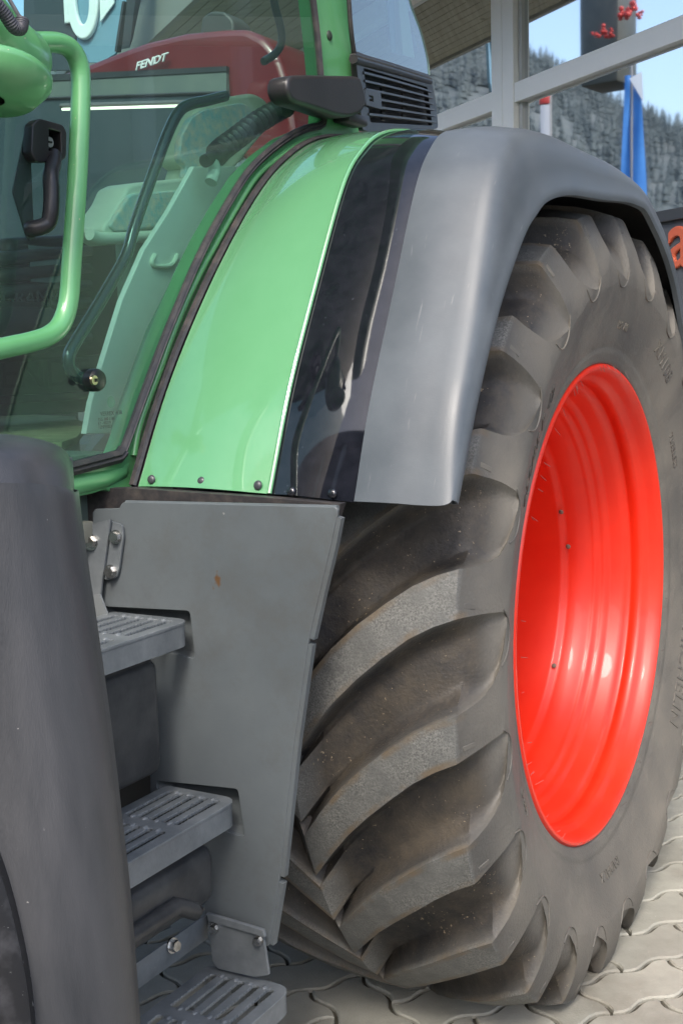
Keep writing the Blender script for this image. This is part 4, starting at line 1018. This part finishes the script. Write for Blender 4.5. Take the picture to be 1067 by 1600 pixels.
# corrugated hose
hsp = catmull([at(x, y, 0, XG-.10) for x, y in [(320, 252), (336, 244), (348, 232), (372, 214), (398, 194), (424, 178), (446, 166)]], 10)
hsr = [.014+(.007 if k > 9 else 0)+(.0055 if k % 3 == 0 and k > 9 else 0) for k in range(len(hsp))]
tube('corrugated_hose', hsp, hsr, mat('hose_black', (.03, .028, .03), .45), tr, 14, smooth=60)
tube('hose_bracket', catmull([at(x, y, 0, XG-.10) for x, y in [(330, 250), (336, 266), (330, 285)]], 4), .014, SAGE, tr, 10)
# pull bar inside the glass, with its knob outside
XB2 = XG-.045
bar = tube('door_bar', catmull([at(x, y, 0, XB2) for x, y in [(352, 150), (320, 158), (298, 163), (280, 175), (262, 210), (240, 270), (212, 350), (197, 400), (170, 449), (141, 498), (118, 535), (108, 556), (109, 574), (122, 588), (140, 594)]], 6), .0115, mat('bar_dark_steel', (.025, .045, .055), .18, metal=.3, coat=.6), tr, 14, smooth=60)
kn = lathe('knob', [(-.012, .0), (-.012, .016), (-.004, .0205), (.010, .0205), (.016, .017), (.018, .012), (.018, 0)], mat('knob_black', (.012, .012, .013), .4), bar, 'X', at(146, 594, 0, XG+.006), 28)
lathe('knob_screw', [(.0, .0), (.0, .0085), (-.004, .0095)], BRASS, bar, 'X', at(149, 594, 0, XG+.030), 20)
box('screw_slot', (-.001, -.003, -.003), (.0012, .003, .003), mat('vent_black', (.006, .006, .006), .7), bar, 0, Matrix.Translation(at(151, 594, 0, XG+.0305)))
# seat suspension and far lining
XS = -1.35
def sp_(x, y, d=0): return at(x, y, 0, XS+d)
seat = plate('seat_base', [sp_(*q) for q in rounded([(-60, 392), (140, 380), (150, 540), (-60, 556)], 6)], (XS, -1, 1.4), (0, 1, 0), (0, 0, 1), mat('seat_black', (.010, .012, .013), .5), tr, thick=.3, bevel=.02)
seat['label'] = 'black seat suspension with ribbed bellows'
for k in range(6):
    y = 402+k*27; tube('bellows_rib', catmull([sp_(-60, y-2, .16), sp_(0, y+2, .17), sp_(60, y-4, .17), sp_(138, y-10, .16)], 4), .017, mat('bellows', (.022, .03, .034), .35), seat, 8, smooth=60)
text('seat_lettering', 'GRAMMER', .052, sp_(4, 478, .185), (0, 1, .03), (0, 0, 1), mat('seat_letter', (.05, .06, .065), .4), seat, .004, sx=1.05)
box('seat_cushion', (-1.75, -1.3, HZ+.62), (-1.1, -.55, HZ+.74), mat('seat_black', (.010, .012, .013), .5), seat, .05)
box('paper_sheet', (XS+.175, sp_(48, 400, .18).y, sp_(50, 440, .18).z), (XS+.178, sp_(96, 400, .18).y, sp_(50, 383, .18).z), mat('sheet_grey', (.14, .18, .19), .6), seat, 0)
XF = -1.45
plate('kick_panel', [at(x, y, 0, XF) for x, y in [(-60, 545), (175, 545), (160, 640), (-60, 650)]], (XF, -1, 1.3), (0, 1, 0), (0, 0, 1), MIDGREY, tr, thick=.04, bevel=.004)
text('kick_lettering', 'FENDT', .105, at(-28, 608, 0, XF+.022), (0, 1, 0), (0, 0, 1), mat('kick_letter', (.075, .10, .095), .5), tr, .006, sx=1.25)
box('kick_ledge', (XF, -2.0, at(50, 628, 0, XF).z), (XF+.05, .2, at(50, 615, 0, XF).z), FAR, tr, .003)
# far side of the cab: pillars, belt panel
XZ = -1.95
for (ya, yb) in ((-1.95, -1.85), (-.30, -.20)): box('cab_pillar', (XZ-.03, ya, HZ+.24), (XZ+.03, yb, HZ+1.75), GREEN2, tr, .01)
box('cab_far_panel', (XZ-.03, -1.95, HZ+.2), (XZ+.02, .4, HZ+.62), FAR, tr, .01)
pb = [(190, 80), (197, 0), (203, -60), (210, -60), (205, 0), (199, 80)]
plate('wiper_arm', [at(x, y, 0, XZ+.05) for x, y in [(181, 80), (193, 2), (197, 4), (188, 82)]], (XZ+.05, 0, 2), (0, 1, 0), (0, 0, 1), FAR, tr, thick=.01)
plate('cab_far_pillar', [at(x, y, 0, XZ) for x, y in [(196, 76), (205, 0), (208, -60), (221, -60), (214, 0), (201, 62)]], (XZ, 0, 2), (0, 1, 0), (0, 0, 1), FAR, tr, thick=.04)
# grab loop high up behind the pillar, seen through the glass
tube('roof_handle', catmull([at(x, y, 0, XG-.22) for x, y in [(424, -60), (428, 0), (438, 40), (440, 66), (430, 84), (412, 96)]], 5), .010, mat('handle_grey', (.10, .13, .13), .4), tr, 10, smooth=60)
# roof and bonnet, outside the picture
box('cab_roof', (-2.0, -2.0, HZ+1.80), (-.55, .15, HZ+1.98), GREEN2, tr, .06)
box('bonnet', (-1.55, -3.9, HZ+.35), (-.95, -1.98, HZ+.85), GREEN2, tr, .08)
mt_ = thing('floor_mat', 'worn olive felt mat lying on the cab floor behind the glass', 'floor mat', (-.9, -1.1, HZ+.245))
mz = HZ+.435
bm = bmesh.new()
mo = [at(x, y, 2, mz) for x, y in [(-60, 702), (60, 698), (96, 697), (120, 688), (132, 672), (134, 664), (120, 660), (118, 655), (60, 652), (0, 648), (-60, 648)]]
ct = [(p.x, p.y) for p in mo]
me = plate_mesh('felt_sheet', ct, (), .012, .002); me.transform(Matrix.Translation((0, 0, mz))); link('felt_sheet', me, MATMAT, mt_, 30)
box('cab_step_shelf', (-2.0, -1.95, HZ+.24), (XG-.06, -.95, mz-.008), mat('floor_grey', (.10, .14, .12), .7), tr, .004)

# ---- front mudguard, close to the camera
MP = W(.13, -1.86, 0); va = CAMP['yaw']+math.atan2(533.5-110, FPX)
MD = Vector((-math.sin(va), math.cos(va), 0)); MX = Vector((math.cos(va), math.sin(va), 0))
def mp(x, y): return atp(x, y, MP, MD)
edge_px = catmull([(112, 726, 0), (119, 770, 0), (126, 830, 0), (138, 915, 0), (151, 1000, 0), (176, 1180, 0), (192, 1320, 0), (204, 1430, 0), (216, 1600, 0), (232, 1800, 0)], 4)
E_ = [mp(p.x, p.y) for p in edge_px]
top_l = mp(60, 683)
rowsm = []
def mrow(base_r, z, back, rr=.085, dip=0.0, lean=0.0):
    "points from far left to the rounded right edge"
    out = []; r = base_r
    for d in (-.62, -.45, -.32, -.24, -.18, -.14, -.11, -.09):
        zz = z; dep = .10*((d+.09)/.5)**2*2.0
        # a shallow pressed crease runs down the guard
        dep += .006*math.exp(-((d+.15)/.012)**2)
        out.append((r+d, dep+back, zz))
    for k in range(1, 11):
        a = PI/2*k/10; out.append((r-.09+.09*math.sin(a), rr*(1-math.cos(a))+back, z-dip*(1-math.cos(a))))
    out.append((r+.003, rr+.02+back, z-dip)); out.append((r-.004, rr+.04+back, z-dip))
    return out
ztop = top_l.z
def wpt(t): return MP+MX*t[0]+MD*t[1]+Vector((0, 0, t[2]-MP.z))
r0 = (E_[0]-MP).dot(MX)
# top rolls over from the back
for back, dz in ((.36, .03), (.24, .010), (.14, .002), (.085, .0), (.05, .004), (.028, .010), (.012, .020), (.004, .032)):
    rowsm.append([wpt((a, b, c-dz)) for a, b, c in mrow(r0-.001, ztop, back, dip=.036*(1 if back < .3 else 1))])
for i, P in enumerate(E_[1:]):
    r = (P-MP).dot(MX); lean = -.10*((ztop-P.z)/.6)**1.3
    k = max(0, 1-i/4.0); rowsm.append([wpt((a, b, c)) for a, b, c in mrow(r, min(P.z, ztop-.040), lean, dip=.030*k)])
mg = grid('front_mudguard', rowsm, MUD, tr, 0, 60); grid('mudguard_liner', [[p+MD*.012-MX*.004 for p in r[:-2]] for r in rowsm], DARK, mg, 0, 60); mg['label'] = 'dusty black plastic front mudguard at lower left'
# tyre side of the guard: dark skirt overlapping the lower left
sk = [mp(x, y) for x, y in [(-80, 1180), (0, 1296), (18, 1345), (38, 1420), (52, 1500), (60, 1620), (66, 1800), (-80, 1800)]]
sko = [p-MD*(.10*((ztop-p.z)/.6)**1.3+.020) for p in catmull(sk[1:7], 4)]
rs_ = []
for t, dd in ((-.004, .03), (0, .0), (.02, -.006), (.05, .0), (.4, .0)):
    rs_.append([p-MX*t+MD*dd for p in sko])
skd = grid('mudguard_skirt', rs_, mat('skirt_black', (.008, .008, .009), .35, col2=(.05, .05, .055), scale=25, contrast=(.5, .8), specks=((.3, .3, .3), 150, .70)), mg, .004, 40)
# front wheel beyond the left edge of the picture
fwm = ty.data.copy(); fwm.transform(Matrix.Translation((0, 0, -HZ))); 
co = np.empty(len(fwm.vertices)*3, 'f'); fwm.vertices.foreach_get('co', co); co = co.reshape(-1, 3)*.74; fwm.vertices.foreach_set('co', co.ravel())
fw = bpy.data.objects.new('front_wheel', fwm); C.objects.link(fw); fw.parent = tr; fw.matrix_parent_inverse = tr.matrix_world.inverted()
fw.matrix_world = Matrix.Translation((-.35, -2.95, HZ*.74)) @ Matrix.Rotation(R_(8), 4, 'Z')

# ================================================================== red tractor seen through the cab
YR = 1.6
rt = thing('maroon_tractor', 'maroon tractor with silver lettering on its bonnet, seen through the cab glass', 'tractor', (-3.0, YR+.4, 0))
def rp(x, y, d=0): return at(x, y, 1, YR-d)
hood = rounded([(-60, 150), (60, 135), (120, 118), (180, 94), (230, 76), (290, 62), (345, 57), (382, 56), (408, 70), (428, 96), (442, 140), (452, 215), (420, 260), (372, 230), (360, 104), (190, 112), (60, 118), (-60, 175)], [0, 0, 0, 0, 0, 0, 0, 10, 10, 10, 10, 10, 10, 10, 3, 0, 0, 0])
hb = plate('bonnet', [rp(*q) for q in hood], rp(230, 90), (1, 0, 0), (0, 0, 1), MAROON, rt, thick=.6, bevel=.03); 
hb.location.y += .33
plate('bonnet_vent', [rp(*q, .01) for q in [(-60, 118), (60, 118), (190, 112), (356, 104), (356, 112), (190, 121), (60, 128), (-60, 132)]], rp(230, 110, .01), (1, 0, 0), (0, 0, 1), FAR, rt, thick=.02)
plate('side_cover', [rp(*q) for q in [(-60, 128), (190, 120), (357, 111), (357, 144), (190, 150), (-60, 158)]], rp(230, 110), (1, 0, 0), (0, 0, 1), MIDGREY, rt, thick=.03)
plate('side_cover', [rp(*q) for q in [(-60, 160), (190, 152), (357, 146), (357, 400), (-60, 400)]], rp(230, 110), (1, 0, 0), (0, 0, 1), mat('cover_slate', (.035, .055, .062), .35, col2=(.05, .07, .08), scale=2), rt, thick=.03)
for k_, (xa, ya, xb, yb) in enumerate(((-60, 158, 357, 144),)): tube('cover_seam', [rp(xa, ya, .02), rp(xb, yb, .02)], .006, FAR, rt, 6)
v0 = rp(212, 110, .03); v1 = rp(262, 94, .03)
text('bonnet_lettering', 'FENDT', (v1-v0).length*.25, v0, (v1-v0), (0, 0, 1), LETTER, rt, .006, shear=.3, sx=1.25, off=.0015)
exh = rounded([(330, 60), (334, 34), (346, 27), (364, 28), (376, 40), (377, 60)], 4)
plate('exhaust_cover', [rp(*q, -.1) for q in exh], rp(350, 45, -.1), (1, 0, 0), (0, 0, 1), mat('exhaust_grey', (.05, .055, .05), .5), rt, thick=.12, bevel=.01)
box('chassis', (-4.2, YR+.1, .5), (-2.2, YR+.6, 1.1), FAR, rt, .03)
for x_ in (-4.0, -2.5):
    lathe('wheel', [(0, .0), (.0, .35), (.02, .36), (.02, .40), (.06, .42), (.10, .60), (.04, .66), (-.3, .66), (-.34, .6), (-.3, .38), (-.3, 0)], FAR, rt, 'Y', (x_, YR+.35, .66), 40)
tl = thing('tube_light', 'slim glowing tube light seen through the cab behind the glass', 'lamp', rp(200, 168, .35))
tube('lamp_tube', [rp(98, 171, .30), rp(300, 165, .30)], .0055, mat_emit('tube_glow', (1, .93, .75), .8), tl, 8)
tube('lamp_rail', [rp(96, 166, .29), rp(302, 160, .29)], .012, mat('rail_grey', (.1, .1, .1), .5), tl, 6)
# poster with white numerals, behind on the left
pz = thing('price_poster', 'pale blue poster with large white numerals 10 seen through the cab', 'sign', (rp(150, 50).x, 4.2, 0))
YQ = 4.2
def zq(x, y, d=0): return at(x, y, 1, YQ-d)
plate('poster_sheet', [zq(*q) for q in [(122, -120), (232, -120), (190, 60), (182, 84), (160, 98), (122, 98)]], zq(150, 0), (1, 0, 0), (0, 0, 1), mat('poster_blue', (.16, .30, .40), .6), pz, thick=.02)
plate('dark_strip', [zq(*q) for q in [(40, -120), (121, -120), (121, 110), (40, 110)]], zq(100, 0), (1, 0, 0), (0, 0, 1), mat('poster_dark', (.035, .05, .06), .5), pz, thick=.03)
WN = mat('numeral_white', (.80, .86, .86), .6)
text('numeral', '1', .62, zq(84, 39, .03), (1, 0, 0), (0, 0, 1), WN, pz, .01, off=.012)
text('numeral', '0', .80, zq(108, 62, .03), (1, 0, 0), (0, 0, 1), WN, pz, .01, sx=.75, off=.014)
plate('pennant', [zq(*q, .03) for q in [(155, -60), (185, -60), (179, 5), (158, 34)]], zq(150, 0, .03), (1, 0, 0), (0, 0, 1), WN, pz, thick=.01)
